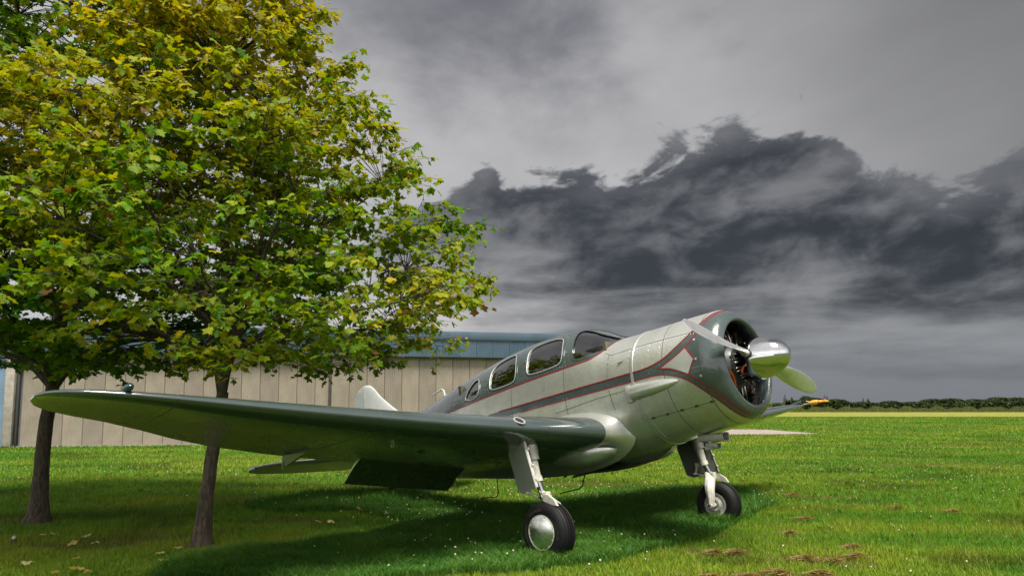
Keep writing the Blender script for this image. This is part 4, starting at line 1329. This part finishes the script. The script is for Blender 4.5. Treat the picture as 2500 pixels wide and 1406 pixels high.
def maple(name, base, fork, prof, ctop, n_clu, label, trunk_r, seed, tone, limbs, leaf_size, biasfn=None):
    rr = np.random.default_rng(seed); rd = random.Random(seed)
    bx, by = base
    e = empty('maple_tree', (bx, by, GZ)); tag(e, label, 'tree', 'young maples beside the airplane')
    lx = lambda p: (p[0] - bx, p[1] - by, p[2] - GZ)
    fk = Vector(fork)
    # trunk with flared foot
    mb = MB(); pts = []; rad = []
    for i in range(12):
        k = i / 11
        p = Vector((bx, by, GZ - .05)).lerp(fk, k) + Vector((.018 * math.sin(k * 5 + seed), .015 * math.cos(k * 4), 0))
        pts.append(p); rad.append(trunk_r * (1 - .22 * k) * (1 + 1.0 * math.exp(-k * 11)) * (1 + .03 * math.sin(k * 17 + seed)))
    n_ = 16; ref = []
    mb.tube(pts, rad, n_)
    mb.V = [(v[0] + .006 * math.sin(v[2] * 23 + v[0] * 60), v[1] + .006 * math.cos(v[2] * 19 + v[0] * 50), v[2]) for v in mb.V]
    mb.build('trunk', M['bark'], e, (bx, by, GZ), ang=60)
    nodes = []   # (pos, radius) along limbs
    R_z = lambda z: float(np.interp(z, [p[0] for p in prof], [p[1] for p in prof]))
    lead = [fk]
    lim = sorted(limbs, key=lambda l: -l[3])     # the leader first, then limbs springing from it higher and higher
    for li, (az_, zt_, fr_, r0) in enumerate(lim):
        tz = zt_; rr_ = R_z(tz) * fr_
        tgt = Vector((bx + math.cos(az_) * rr_, by + math.sin(az_) * rr_, tz))
        st_ = fk
        if li > 3:
            zz = fk.z + .12 + .42 * max(zt_ - fk.z - .4, 0) * (.6 + .4 * math.sin(li * 2.3) ** 2)
            st_ = min(lead, key=lambda q_: abs(q_.z - zz))
        mid = st_.lerp(tgt, .45) + Vector((0, 0, .10 * (tgt - st_).length))
        P = []
        for i in range(11):
            k = i / 10
            p = st_ * (1 - k) ** 2 + mid * 2 * k * (1 - k) + tgt * k * k
            p += Vector((math.sin(k * 9 + az_ * 3), math.cos(k * 8 + az_ * 2), math.sin(k * 7 + az_))) * .035 * k
            P.append(p)
        ra = [r0 * (1 - .84 * i / 10) + .004 for i in range(11)]
        if li <= 3: P[0] = fk - Vector((0, 0, .12))
        if li == 0: lead = [P[i_].lerp(P[i_ + 1], q_) for i_ in range(0, 10) for q_ in (0, .33, .66)]
        mb = MB(); mb.tube(P, ra, 8); mb.build('limb', M['bark'], e, (bx, by, GZ), ang=60)
        nodes += [(P[i], ra[i]) for i in range(2, 11)]
    # clusters fill the crown, most of them near its outside
    NP = np.array([n[0] for n in nodes]); clus = []
    zlo, zhi = prof[0][0], prof[-1][0]
    tries = 0
    while len(clus) < n_clu and tries < n_clu * 60:
        tries += 1
        z = rr.uniform(zlo, zhi); a = rr.uniform(0, 2 * math.pi)
        Rz = R_z(z) * (1 + .07 * math.sin(3 * a + seed + z * 1.1) + .07 * math.sin(5 * a - z * 2.3 + seed) + .06 * math.sin(9 * a + z * 4))
        if rr.uniform() > Rz / max(p[1] for p in prof): continue
        q = rr.uniform() ** .38
        p = np.array([bx + math.cos(a) * Rz * q, by + math.sin(a) * Rz * q, z])
        if z < 2.35 and q * Rz < .75: continue
        if p[1] > by + .8 and rr.uniform() < .45: continue      # the side towards the hangar is thinner
        clus.append((p, q, a))
    tw = MB()
    LV = []; LT = []; LC = []; info = []
    allV = []; allT = []; allC = []; meta = []
    off = 0
    for p, q, a in clus:
        # twig from the nearest lower limb node
        d = np.linalg.norm(NP - p, axis=1) + np.maximum(0, NP[:, 2] - p[2] + .1) * 2.0
        j = int(d.argmin()); s0 = Vector(NP[j]); e0 = Vector(p)
        md = s0.lerp(e0, .5) + Vector((rr.normal() * .14, rr.normal() * .14, .08 + .16 * rr.uniform()))
        L = (e0 - s0).length
        pts = [s0 * (1 - k) ** 2 + md * 2 * k * (1 - k) + e0 * k * k for k in (0, .25, .5, .75, 1)]
        r0 = min(nodes[j][1] * .6, .004 + .0045 * L)
        tw.tube(pts, [r0, r0 * .8, r0 * .62, r0 * .45, .0025], 5, False)
        outd = Vector((math.cos(a), math.sin(a), .0))
        tone_c = tone(p, rr)
        nsub = 6 + int(rr.uniform() * 4)
        for _ in range(nsub):
            # a spray: short twig with a flat rosette of leaves
            sd_ = Vector((outd.x * .6 + rr.normal() * .7, outd.y * .6 + rr.normal() * .7, rr.normal() * .13 - .04)).normalized()
            st = Vector(pts[3]).lerp(e0, rr.uniform())
            en = st + sd_ * rr.uniform(.12, .50)
            st0 = st
            tw.tube([st, st.lerp(en, .5) + Vector((0, 0, .02)), en], [.0028, .002, .0015], 4, False)
            for _k in range(int(rr.integers(5, 10))):
                at = st.lerp(en, rr.uniform(.35, 1.0))
                az_ = math.atan2(sd_.y, sd_.x) + rr.normal() * 1.15
                pit = rr.normal() * .42 + .45       # droop of the tip
                rol = rr.normal() * .50
                sc = leaf_size * rr.uniform(.45, 1.25)
                mt = Matrix.Translation(at + Vector((math.cos(az_), math.sin(az_), 0)) * sc * .30 + Vector((0, 0, rr.normal() * .02))) @ Matrix.Rotation(az_ - math.pi / 2, 4, 'Z') @ Matrix.Rotation(-pit, 4, 'X') @ Matrix.Rotation(rol, 4, 'Y') @ Matrix.Scale(sc, 4)
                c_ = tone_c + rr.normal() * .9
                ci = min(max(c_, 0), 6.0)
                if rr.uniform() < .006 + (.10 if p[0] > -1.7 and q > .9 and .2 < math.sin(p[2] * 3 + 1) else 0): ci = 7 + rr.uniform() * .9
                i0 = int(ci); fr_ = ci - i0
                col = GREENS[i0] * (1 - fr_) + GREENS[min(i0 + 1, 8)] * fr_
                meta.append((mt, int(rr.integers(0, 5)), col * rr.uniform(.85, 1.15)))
    tag(tw.build('twigs', M['twig'], e, (bx, by, GZ), ang=60), kind='stuff')
    # the leaves that show largest become single leaves, the others one mass
    cp = np.array([0, 0, 1.49])
    pos = np.array([m_[0].translation for m_ in meta])
    dist = np.linalg.norm(pos - cp, axis=1)
    sx_ = pos[:, 0] / np.maximum(pos[:, 1], .1); sz_ = (pos[:, 2] - 1.49) / np.maximum(pos[:, 1], .1)
    vis = (np.abs(sx_) < .72) & (sz_ < .60) & (pos[:, 1] > 1)
    key = np.where(vis, dist, 1e9)
    near_i = set(np.argsort(key)[:300].tolist())
    # colour steps for single leaves
    cache = {}
    for i in sorted(near_i):
        mt, v, col = meta[i]
        kk = (v, int(np.argmin(((GREENS - col) ** 2).sum(1))))
        if kk not in cache:
            V, F = LEAVES[v]
            cache[kk] = fast_tris('leaf', V, F, M['leaf'], np.tile(GREENS[kk[1]], (len(V), 1)))
        o = link('leaf', cache[kk], e)
        o.matrix_local = Matrix.Translation((-bx, -by, -GZ)) @ mt
    Vs = []; Ts = []; Cs = []; off = 0
    for i, (mt, v, col) in enumerate(meta):
        if i in near_i: continue
        V, F = LEAVES[v]
        m4 = np.array(mt)
        Vs.append(V @ m4[:3, :3].T + m4[:3, 3]); Ts.append(F + off); Cs.append(np.tile(col, (len(V), 1))); off += len(V)
    Vs = np.concatenate(Vs) - np.array([bx, by, GZ]); 
    tag(link('foliage', fast_tris('foliage', Vs, np.concatenate(Ts), M['leaf'], np.concatenate(Cs)), e), kind='stuff')
    return len(meta)


def tone_right(p, rr):
    x, y, z = p
    t = 2.9 + .55 * math.sin(x * 2.1 + z * 1.3) + .5 * math.sin(z * 2.7 - x)
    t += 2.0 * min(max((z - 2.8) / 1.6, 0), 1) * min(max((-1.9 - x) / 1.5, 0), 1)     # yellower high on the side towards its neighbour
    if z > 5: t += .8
    return t


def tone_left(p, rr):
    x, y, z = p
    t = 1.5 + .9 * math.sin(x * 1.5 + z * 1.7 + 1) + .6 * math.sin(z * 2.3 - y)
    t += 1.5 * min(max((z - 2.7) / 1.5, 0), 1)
    t -= 1.6 * min(max((-4.9 - x) / 1.2, 0), 1)  # shade at the far left of the crown put into the leaf colour
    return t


prof_r = [(1.8, 1.2), (2.0, 2.2), (2.3, 2.8), (2.75, 3.05), (3.2, 2.75), (3.8, 2.35), (4.4, 2.0), (5.0, 1.6), (5.6, 1.2), (6.2, .8), (6.9, .4), (7.3, .12)]
prof_l = [(1.85, 1.2), (2.1, 2.4), (2.5, 3.3), (3.1, 3.9), (4.0, 3.8), (5.0, 3.4), (6.0, 2.9), (7.0, 2.2), (8.0, 1.3), (8.8, .4)]
limbs_r = [(0.1, 3.0, .75, .034), (1.2, 3.6, .7, .03), (2.5, 3.4, .75, .032), (3.6, 2.9, .75, .03), (4.6, 3.0, .75, .03), (5.5, 3.5, .72, .036), (.8, 5.0, .6, .036), (3.0, 5.2, .6, .036), (5.0, 5.2, .55, .034), (1.5, 7.0, .5, .052), (.5, 2.5, .85, .02), (1.7, 2.6, .8, .02), (4.1, 2.5, .85, .022), (5.1, 2.6, .88, .022), (5.8, 2.45, .9, .022), (.1, 4.0, .85, .022), (5.4, 4.3, .85, .022), (4.5, 4.0, .85, .022), (3.4, 4.0, .8, .022)]
limbs_l = [(-.35, 2.9, .8, .046), (.7, 3.6, .75, .04), (2.0, 3.6, .75, .04), (3.0, 2.8, .8, .046), (4.0, 3.2, .8, .044), (5.0, 3.0, .85, .046), (5.6, 4.2, .75, .042), (.2, 5.4, .7, .042), (2.6, 5.6, .65, .038), (4.6, 5.4, .7, .042), (1.2, 8.2, .4, .062), (-.9, 2.5, .9, .026), (-.1, 2.5, .9, .024), (4.5, 2.5, .9, .026), (3.5, 2.5, .85, .024), (-.6, 3.8, .9, .026), (5.3, 4.6, .9, .026), (-.3, 6.4, .8, .026), (5.0, 6.6, .8, .026), (4.3, 3.8, .9, .024)]
n1 = maple('right', (-3.39, 7.75), (-3.24, 7.80, 1.62), prof_r, 7.3, 640, 'maple nearer the airplane, right trunk, its crown reaching over the hangar roof', .078, 3, tone_right, limbs_r, .098)
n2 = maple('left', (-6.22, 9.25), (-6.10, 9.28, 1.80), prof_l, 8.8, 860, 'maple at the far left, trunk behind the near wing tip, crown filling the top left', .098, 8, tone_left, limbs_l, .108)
print('leaves', n1, n2)


# ================================================================== GRASS
UNMOWN = [(-4.05, 10.77), (-3.49, 12.29), (-2.1, 12.47), (-.78, 11.23), (0.0, 10.91), (1.74, 12.01), (3.07, 12.9), (4.23, 12.59), (4.05, 10.77), (2.73, 8.94), (2.16, 7.99), (1.23, 7.13), (.3, 6.6), (-.54, 6.29), (-1.38, 6.0),
          (-3.14, 6.29), (-3.3, 6.77), (-2.91, 7.33), (-1.76, 8.24), (-1.28, 9.25), (-2.29, 10.15), (-3.16, 9.95), (-3.89, 10.35)]


def in_poly_np(x, y, P):
    r_ = np.zeros(x.shape, bool)
    for i in range(len(P)):
        a, b = P[i], P[i - 1]
        c = ((a[1] > y) != (b[1] > y)) & (x < (b[0] - a[0]) * (y - a[1]) / (b[1] - a[1] + 1e-12) + a[0])
        r_ ^= c
    return r_


def vnoise(x, y, s, seed):
    g = np.random.default_rng(seed).uniform(size=(64, 64))
    x = x * s; y = y * s
    i = np.floor(x).astype(int); j = np.floor(y).astype(int); fx = x - i; fy = y - j
    fx = fx * fx * (3 - 2 * fx); fy = fy * fy * (3 - 2 * fy)
    g4 = lambda a, b: g[a % 64, b % 64]
    return (g4(i, j) * (1 - fx) + g4(i + 1, j) * fx) * (1 - fy) + (g4(i, j + 1) * (1 - fx) + g4(i + 1, j + 1) * fx) * fy


def blades(px, py, h, wd, bend, col, two):
    n = len(px)
    a = rng.uniform(0, 2 * math.pi, n); b = rng.uniform(0, 2 * math.pi, n)
    sx_, sy_ = np.cos(a) * wd / 2, np.sin(a) * wd / 2
    bx_, by_ = np.cos(b) * bend * h, np.sin(b) * bend * h
    z0 = np.full(n, GZ - .004)
    if not two:
        V = np.stack([np.stack([px - sx_, py - sy_, z0], 1), np.stack([px + sx_, py + sy_, z0], 1), np.stack([px + bx_, py + by_, z0 + h], 1)], 1).reshape(-1, 3)
        return V, np.arange(3 * n).reshape(-1, 3), np.repeat(col, 3, 0)
    zm = z0 + h * .62
    V = np.stack([np.stack([px - sx_, py - sy_, z0], 1), np.stack([px + sx_, py + sy_, z0], 1),
                  np.stack([px - sx_ * .75 + bx_ * .32, py - sy_ * .75 + by_ * .32, zm], 1), np.stack([px + sx_ * .75 + bx_ * .32, py + sy_ * .75 + by_ * .32, zm], 1),
                  np.stack([px + bx_, py + by_, z0 + h * (1 - .25 * bend ** 2)], 1)], 1).reshape(-1, 3)
    o = (np.arange(n) * 5)[:, None]
    T = np.concatenate([o + np.array([0, 1, 3]), o + np.array([0, 3, 2]), o + np.array([2, 3, 4])], 0)
    return V, T, np.repeat(col, 5, 0)


def scatter(d0, d1, dens):
    area = 0.5 * (d0 + d1) * 1.62 * (d1 - d0)
    n = int(area * dens)
    y = np.sqrt(rng.uniform(d0 ** 2, d1 ** 2, n)); x = y * rng.uniform(-.81, .81, n)
    return x, y


BARE = [(-3.97, 8.15, .75, .22, .55), (-4.9, 7.75, .5, .16, .3), (-6.45, 9.35, .5, .3, 0), (-3.42, 7.72, .28, .22, 0), (-6.22, 9.2, .34, .28, 0), (-2.9, 9.3, .7, .25, .1), (-1.55, 6.25, .5, .16, 0), (2.1, 6.25, .9, .2, 0), (3.0, 6.95, .6, .2, -.2), (2.1, 7.3, .4, .15, 0), (1.1, 13.5, 1.2, .35, 0), (5.0, 11.7, .9, .25, 0), (11, 18, 2.2, .5, .1), (16, 26, 4, .7, 0)]
Vs, Ts, Cs, off = [], [], [], 0
uV, uT, uC, uoff = [], [], [], 0
for d0, d1, dens, wd in ((5.2, 7.5, 5200, .0045), (7.5, 10.5, 3000, .006), (10.5, 15, 1250, .009), (15, 22, 480, .015), (22, 34, 170, .028), (34, 60, 45, .055), (60, 83, 16, .10)):
    x, y = scatter(d0, d1, dens)
    tx = in_poly_np(x, y, [(4.0, 34.6), (10.9, 35.1), (16.0, 36.2), (15.2, 41.6), (12.8, 42.6), (4, 42.0)]); x = x[~tx]; y = y[~tx]
    un = in_poly_np(x + .10 * (vnoise(x, y, 2.3, 5) - .5), y + .22 * (vnoise(x, y, 2.1, 6) - .5), UNMOWN)
    n1_ = vnoise(x, y, .55, 1); n2_ = vnoise(x, y, 2.6, 2); n3_ = vnoise(x, y, 9.0, 3)
    # mown lawn
    k = ~un
    xm, ym = x[k], y[k]; m1, m2, m3 = n1_[k], n2_[k], n3_[k]
    h = (.030 + .030 * m2 + .022 * m3) * rng.uniform(.55, 1.25, len(xm)) + .012
    m4 = vnoise(xm * .28 + ym * .05, ym * 1.25, 1.0, 4); m5 = vnoise(xm, ym * 1.6, .9, 8)
    f = np.clip((m1 - .3) * 1.0 + (m4 - .5) * 1.1 + (m2 - .5) * .4 + rng.normal(0, .20, len(xm)), 0, 1)[:, None]
    col = np.array([.070, .205, .008]) * (1 - f) + np.array([.230, .300, .018]) * f
    col *= (1 - .45 * np.clip((m5 - .62) * 4, 0, 1))[:, None]
    bare = np.zeros(len(xm))
    for bx_, by_, ra, rb, rt in BARE:
        ux = (xm - bx_) * math.cos(rt) + (ym - by_) * math.sin(rt); uy = -(xm - bx_) * math.sin(rt) + (ym - by_) * math.cos(rt)
        bare = np.maximum(bare, np.clip(1.25 - np.sqrt((ux / ra) ** 2 + (uy / rb) ** 2) + (m3 - .5) * .9, 0, 1))
    bm_ = rng.uniform(size=len(xm)) < bare * .75
    h = h * (1 - .45 * bare)
    col[bm_] = np.array([.155, .110, .045])
    dead = (rng.uniform(size=len(xm)) < .05 + .10 * np.clip((m2 - .62) * 3, 0, 1))
    col[dead] = np.array([.24, .20, .06])
    col *= rng.uniform(.75, 1.2, (len(xm), 1))
    V, T, C = blades(xm, ym, h, wd * rng.uniform(.7, 1.3, len(xm)), .55, col, d1 < 8)
    Vs.append(V); Ts.append(T + off); Cs.append(C); off += len(V)
    # longer lush grass the mower cannot reach
    xm, ym = x[un], y[un]; m2, m3 = n2_[un], n3_[un]
    if len(xm):
        rep = 2
        xm = np.tile(xm, rep) + rng.normal(0, .012, len(xm) * rep); ym = np.tile(ym, rep) + rng.normal(0, .012, len(ym) * rep)
        m2 = np.tile(m2, rep); m3 = np.tile(m3, rep)
        h = (.055 + .075 * m2 + .05 * m3) * rng.uniform(.6, 1.3, len(xm))
        f = np.clip(rng.normal(.35, .25, len(xm)) + (m2 - .5) * .5, 0, 1)[:, None]
        col = np.array([.032, .125, .012]) * (1 - f) + np.array([.090, .180, .016]) * f
        col *= rng.uniform(.75, 1.2, (len(xm), 1))
        V, T, C = blades(xm, ym, h, wd * rng.uniform(.8, 1.5, len(xm)), .75, col, d1 < 11)
        uV.append(V); uT.append(T + uoff); uC.append(C); uoff += len(V)
# rougher tufts and broad weeds scattered through the mown turf
tx_, ty_ = scatter(5.4, 17, 5.5)
tk = ~in_poly_np(tx_, ty_, UNMOWN); tx_, ty_ = tx_[tk], ty_[tk]
nb = 22
bx2 = np.repeat(tx_, nb) + rng.normal(0, .028, len(tx_) * nb); by2 = np.repeat(ty_, nb) + rng.normal(0, .028, len(tx_) * nb)
tc_ = np.repeat(rng.uniform(0, 1, len(tx_)), nb)[:, None]
V, T, C = blades(bx2, by2, rng.uniform(.04, .10, len(bx2)) * np.repeat(rng.uniform(.6, 1.2, len(tx_)), nb), .006 + .0006 * by2, .8, (np.array([.05, .16, .010]) * (1 - tc_) + np.array([.16, .22, .02]) * tc_) * rng.uniform(.75, 1.2, (len(bx2), 1)), True)
Vs.append(V); Ts.append(T + off); Cs.append(C); off += len(V)
tag(link('lawn_grass', fast_tris('lawn_grass', np.concatenate(Vs), np.concatenate(Ts), M['grass'], np.concatenate(Cs))), kind='stuff')
tag(link('long_grass', fast_tris('long_grass', np.concatenate(uV), np.concatenate(uT), M['grass'], np.concatenate(uC))), kind='stuff')

# white clover heads
cl = []
def add_clover(cx, cy, sx_, sy_, n):
    for _ in range(n): cl.append((rng.normal(cx, sx_), rng.normal(cy, sy_)))
for c_ in ((-.9, 9.6, .7, .6, 26), (-2.0, 10.6, .9, .6, 20), (.1, 11.8, .8, .9, 60), (-.2, 7.7, .8, .5, 26), (1.0, 8.2, .7, .5, 22), (3.9, 11.2, .5, .5, 16), (2.2, 12.6, 1.2, .7, 26), (-6, 16, 4, 2.2, 90), (-2, 17, 3, 2, 90),
           (8, 15, 3.0, 1.6, 70), (9.5, 12.5, 2, 1.2, 30), (-.5, 6.9, .8, .3, 12), (3.2, 6.5, .8, .3, 8), (5.5, 8.2, .8, .7, 10), (-3, 13, 2.5, 1.5, 40), (6, 18, 3, 2, 50), (-9, 19, 4, 2, 60)):
    add_clover(*c_)
base_ico = [(0, 0, 1), (.89, 0, .45), (.28, .85, .45), (-.72, .53, .45), (-.72, -.53, .45), (.28, -.85, .45), (.72, .53, -.45), (-.28, .85, -.45), (-.89, 0, -.45), (-.28, -.85, -.45), (.72, -.53, -.45), (0, 0, -1)]
ico_f = [(0, 1, 2), (0, 2, 3), (0, 3, 4), (0, 4, 5), (0, 5, 1), (1, 6, 2), (2, 7, 3), (3, 8, 4), (4, 9, 5), (5, 10, 1), (6, 7, 2), (7, 8, 3), (8, 9, 4), (9, 10, 5), (10, 6, 1), (11, 7, 6), (11, 8, 7), (11, 9, 8), (11, 10, 9), (11, 6, 10)]
V, T, C = [], [], []
for (x, y) in cl:
    if y < 5.5: continue
    un = in_poly_np(np.array([x]), np.array([y]), UNMOWN)[0]
    z = GZ + (rng.uniform(.07, .13) if un else rng.uniform(.05, .08)); r_ = rng.uniform(.008, .0125)
    o = len(V); V += [(x + a * r_, y + b * r_, z + c * r_ * .9) for a, b, c in base_ico]; T += [(a + o, b + o, c + o) for a, b, c in ico_f]
    cc = (.62, .60, .50) if rng.uniform() < .85 else (.55, .42, .36); C += [cc] * 12
    o = len(V); V += [(x - .002, y, GZ), (x + .002, y, GZ), (x, y, z)]; T.append((o, o + 1, o + 2)); C += [(.08, .14, .02)] * 3
tag(link('clover_flowers', fast_tris('clover_flowers', np.array(V), np.array(T), M['grass'], np.array(C))), kind='stuff')

# fallen maple leaves, each a thing
YEL = (.50, .40, .13); PALE = (.56, .47, .22); BRN = (.16, .075, .03)
fallen = [((-5.32, 8.14), .11, PALE, 'small pale fallen leaf nearest the left trunk, in front of it'),
          ((-5.18, 8.12), .14, YEL, 'yellowish fallen leaf just right of the small pale one before the left trunk'),
          ((-4.85, 8.01), .13, PALE, 'pale curled fallen leaf midway between the two trunks'),
          ((-4.70, 7.53), .17, YEL, 'bright yellow fallen leaf with a long pale stalk lying behind it'),
          ((-4.56, 7.70), .12, PALE, 'thin pale leaf stalk and blade curled behind the bright yellow leaf'),
          ((-4.56, 6.68), .15, PALE, 'pale fallen leaf at the bottom left beside a red-brown one'),
          ((-4.66, 6.72), .11, BRN, 'red-brown fallen leaf at the bottom left corner of the lawn'),
          ((-4.25, 6.91), .11, YEL, 'small yellow fallen leaf alone in the dark grass'),
          ((-3.91, 6.52), .20, YEL, 'largest yellow fallen leaf near the bottom edge'),
          ((-3.77, 6.41), .12, PALE, 'small pale leaf touching the right of the largest yellow leaf'),
          ((-4.10, 6.36), .11, PALE, 'small pale leaf left of the largest yellow leaf at the bottom edge'),
          ((-4.03, 7.51), .09, BRN, 'tiny brownish leaf in open grass left of the right trunk'),
          ((-3.52, 7.43), .14, YEL, 'yellow leaf closest to the foot of the right trunk'),
          ((-3.50, 7.15), .15, PALE, 'slim pale leaf on the edge of the long grass by the right trunk'),
          ((-3.41, 6.85), .14, YEL, 'yellow-green leaf on the long grass edge below the right trunk'),
          ((-3.00, 6.40), .10, BRN, 'brown leaf at the bottom edge right of the yellow leaves'),
          ((-2.12, 10.03), .19, PALE, 'large pale leaf lying below the hanging flap'),
          ((-1.76, 9.66), .14, PALE, 'smaller pale leaf right of the large one below the flap'),
          ((-2.44, 9.03), .12, YEL, 'left leaf of a pale pair on the sunny strip under the near wing'),
          ((-2.33, 9.0), .14, PALE, 'right leaf of a pale pair on the sunny strip under the near wing')]
for i, ((x, y), sz, c_, lb) in enumerate(fallen):
    V, F = LEAVES[i % 5]
    Vd = V.copy(); Vd[:, 2] = Vd[:, 2] * 1.6 + .12 * np.abs(Vd[:, 0]) + .05 * np.sin(Vd[:, 1] * 6 + i)
    o = link('fallen_leaf', fast_tris('fallen_leaf', Vd, F, M['leaf'], np.tile(c_, (len(V), 1))))
    o.location = (x, y, GZ + .05); o.scale = (sz * .8,) * 3; o.rotation_euler = (R(random.uniform(8, 28)), R(random.uniform(-20, 20)), random.uniform(0, 6.28))
    tag(o, lb, 'leaf', 'fallen maple leaves on the lawn')

# brown clumps of dried clippings, each a thing
clumps = [((3.86, 9.35), .16, 'brown clump of dried clippings farthest right of the far wheel, standing alone'), ((3.25, 8.32), .13, 'round brown clump nearer than the one right of the far wheel'),
          ((2.07, 7.27), .14, 'left half of a brown clipping pair in front of the far wheel'), ((2.30, 7.28), .13, 'right half of a brown clipping pair in front of the far wheel'),
          ((2.87, 6.98), .18, 'long brown clump of clippings in the right foreground'), ((3.10, 6.88), .13, 'smaller brown clump touching the long foreground clump'),
          ((2.39, 6.41), .16, 'brown clump at the bottom edge right of the near wheel'), ((1.75, 6.24), .18, 'left wide clump of clippings on the bottom edge'), ((2.08, 6.27), .18, 'second wide clump on the bottom edge, right of the first'),
          ((3.6, 7.53), .14, 'flat faded clump right of the foreground clippings'), ((3.42, 7.09), .15, 'flat brown clump between the faded clump and the bottom edge'), ((2.75, 6.38), .14, 'ragged clump of clippings at the bottom edge, rightmost of the row'),
          ((6.19, 9.95), .14, 'small flat clump far out on the right lawn'), ((5.6, 10.31), .13, 'faint flat clump left of the one far out on the right lawn'), ((4.66, 11.74), .17, 'flat straw-coloured patch of clippings behind the far wheel'),
          ((-1.61, 6.38), .20, 'tan patch of dry clippings at the bottom edge below the near wing')]
for i, ((x, y), sz, lb) in enumerate(clumps):
    n = 300
    a = rng.uniform(0, 6.28, n); r_ = np.minimum(np.abs(rng.normal(0, .5, n)), 1.15); px_ = np.cos(a) * r_ * sz * .85 * (1 + .4 * np.sin(a * 3 + i)); py_ = np.sin(a) * r_ * sz * .42
    hz = np.clip(1 - r_ * .8, 0, 1) * .030 * rng.uniform(.2, 1, n)
    d = rng.uniform(0, 6.28, n); L = rng.uniform(.02, .05, n); z = .012 + hz
    P0 = np.stack([px_ - np.cos(d) * L, py_ - np.sin(d) * L, z], 1); P1 = np.stack([px_ + np.cos(d) * L, py_ + np.sin(d) * L, z + rng.normal(0, .012, n)], 1); P2 = P0 + np.stack([-np.sin(d) * .006, np.cos(d) * .006, np.full(n, .004)], 1)
    V = np.stack([P0, P1, P2], 1).reshape(-1, 3)
    c_ = np.array([(.22, .13, .05), (.27, .18, .07), (.15, .09, .04), (.20, .19, .05)])[rng.integers(0, 4, n)]
    T = np.arange(3 * n).reshape(-1, 3); c_ = np.repeat(c_, 3, 0); rim = np.linspace(0, 2 * math.pi, 25)[:-1]
    rr_ = sz * .8 * (1 + .35 * np.sin(rim * 3 + i) + rng.normal(0, .08, 24))
    mat_ = np.concatenate([[[0, 0, .022]], np.stack([np.cos(rim) * rr_, np.sin(rim) * rr_ * .45, rng.uniform(.004, .014, 24)], 1)])
    T = np.concatenate([T, np.array([(0, 1 + k, 1 + (k + 1) % 24) for k in range(24)]) + len(V)]); V = np.concatenate([V, mat_]); c_ = np.concatenate([c_, np.tile((.13, .085, .035), (25, 1))])
    o = link('clipping_clump', fast_tris('clipping_clump', V, T, M['grass'], c_))
    o.location = (x, y, GZ + .03); tag(o, lb, 'clippings', 'clumps of dried clippings on the lawn')
pg = empty('ground_peg', (-5.55, 7.92, GZ)); tag(pg, 'small black peg with a pale top standing in the grass at the left edge', 'peg')
mb = MB(); mb.tube([(0, 0, 0), (0, 0, .05), (.004, 0, .075)], [.03, .032, .02], 10); mb.build('stem', M['black'], pg)
mb = MB(); mb.tube([(.01, -.012, .06), (.016, -.016, .085)], [.020, .014], 10); mb.build('cap', M['white_paint'], pg)
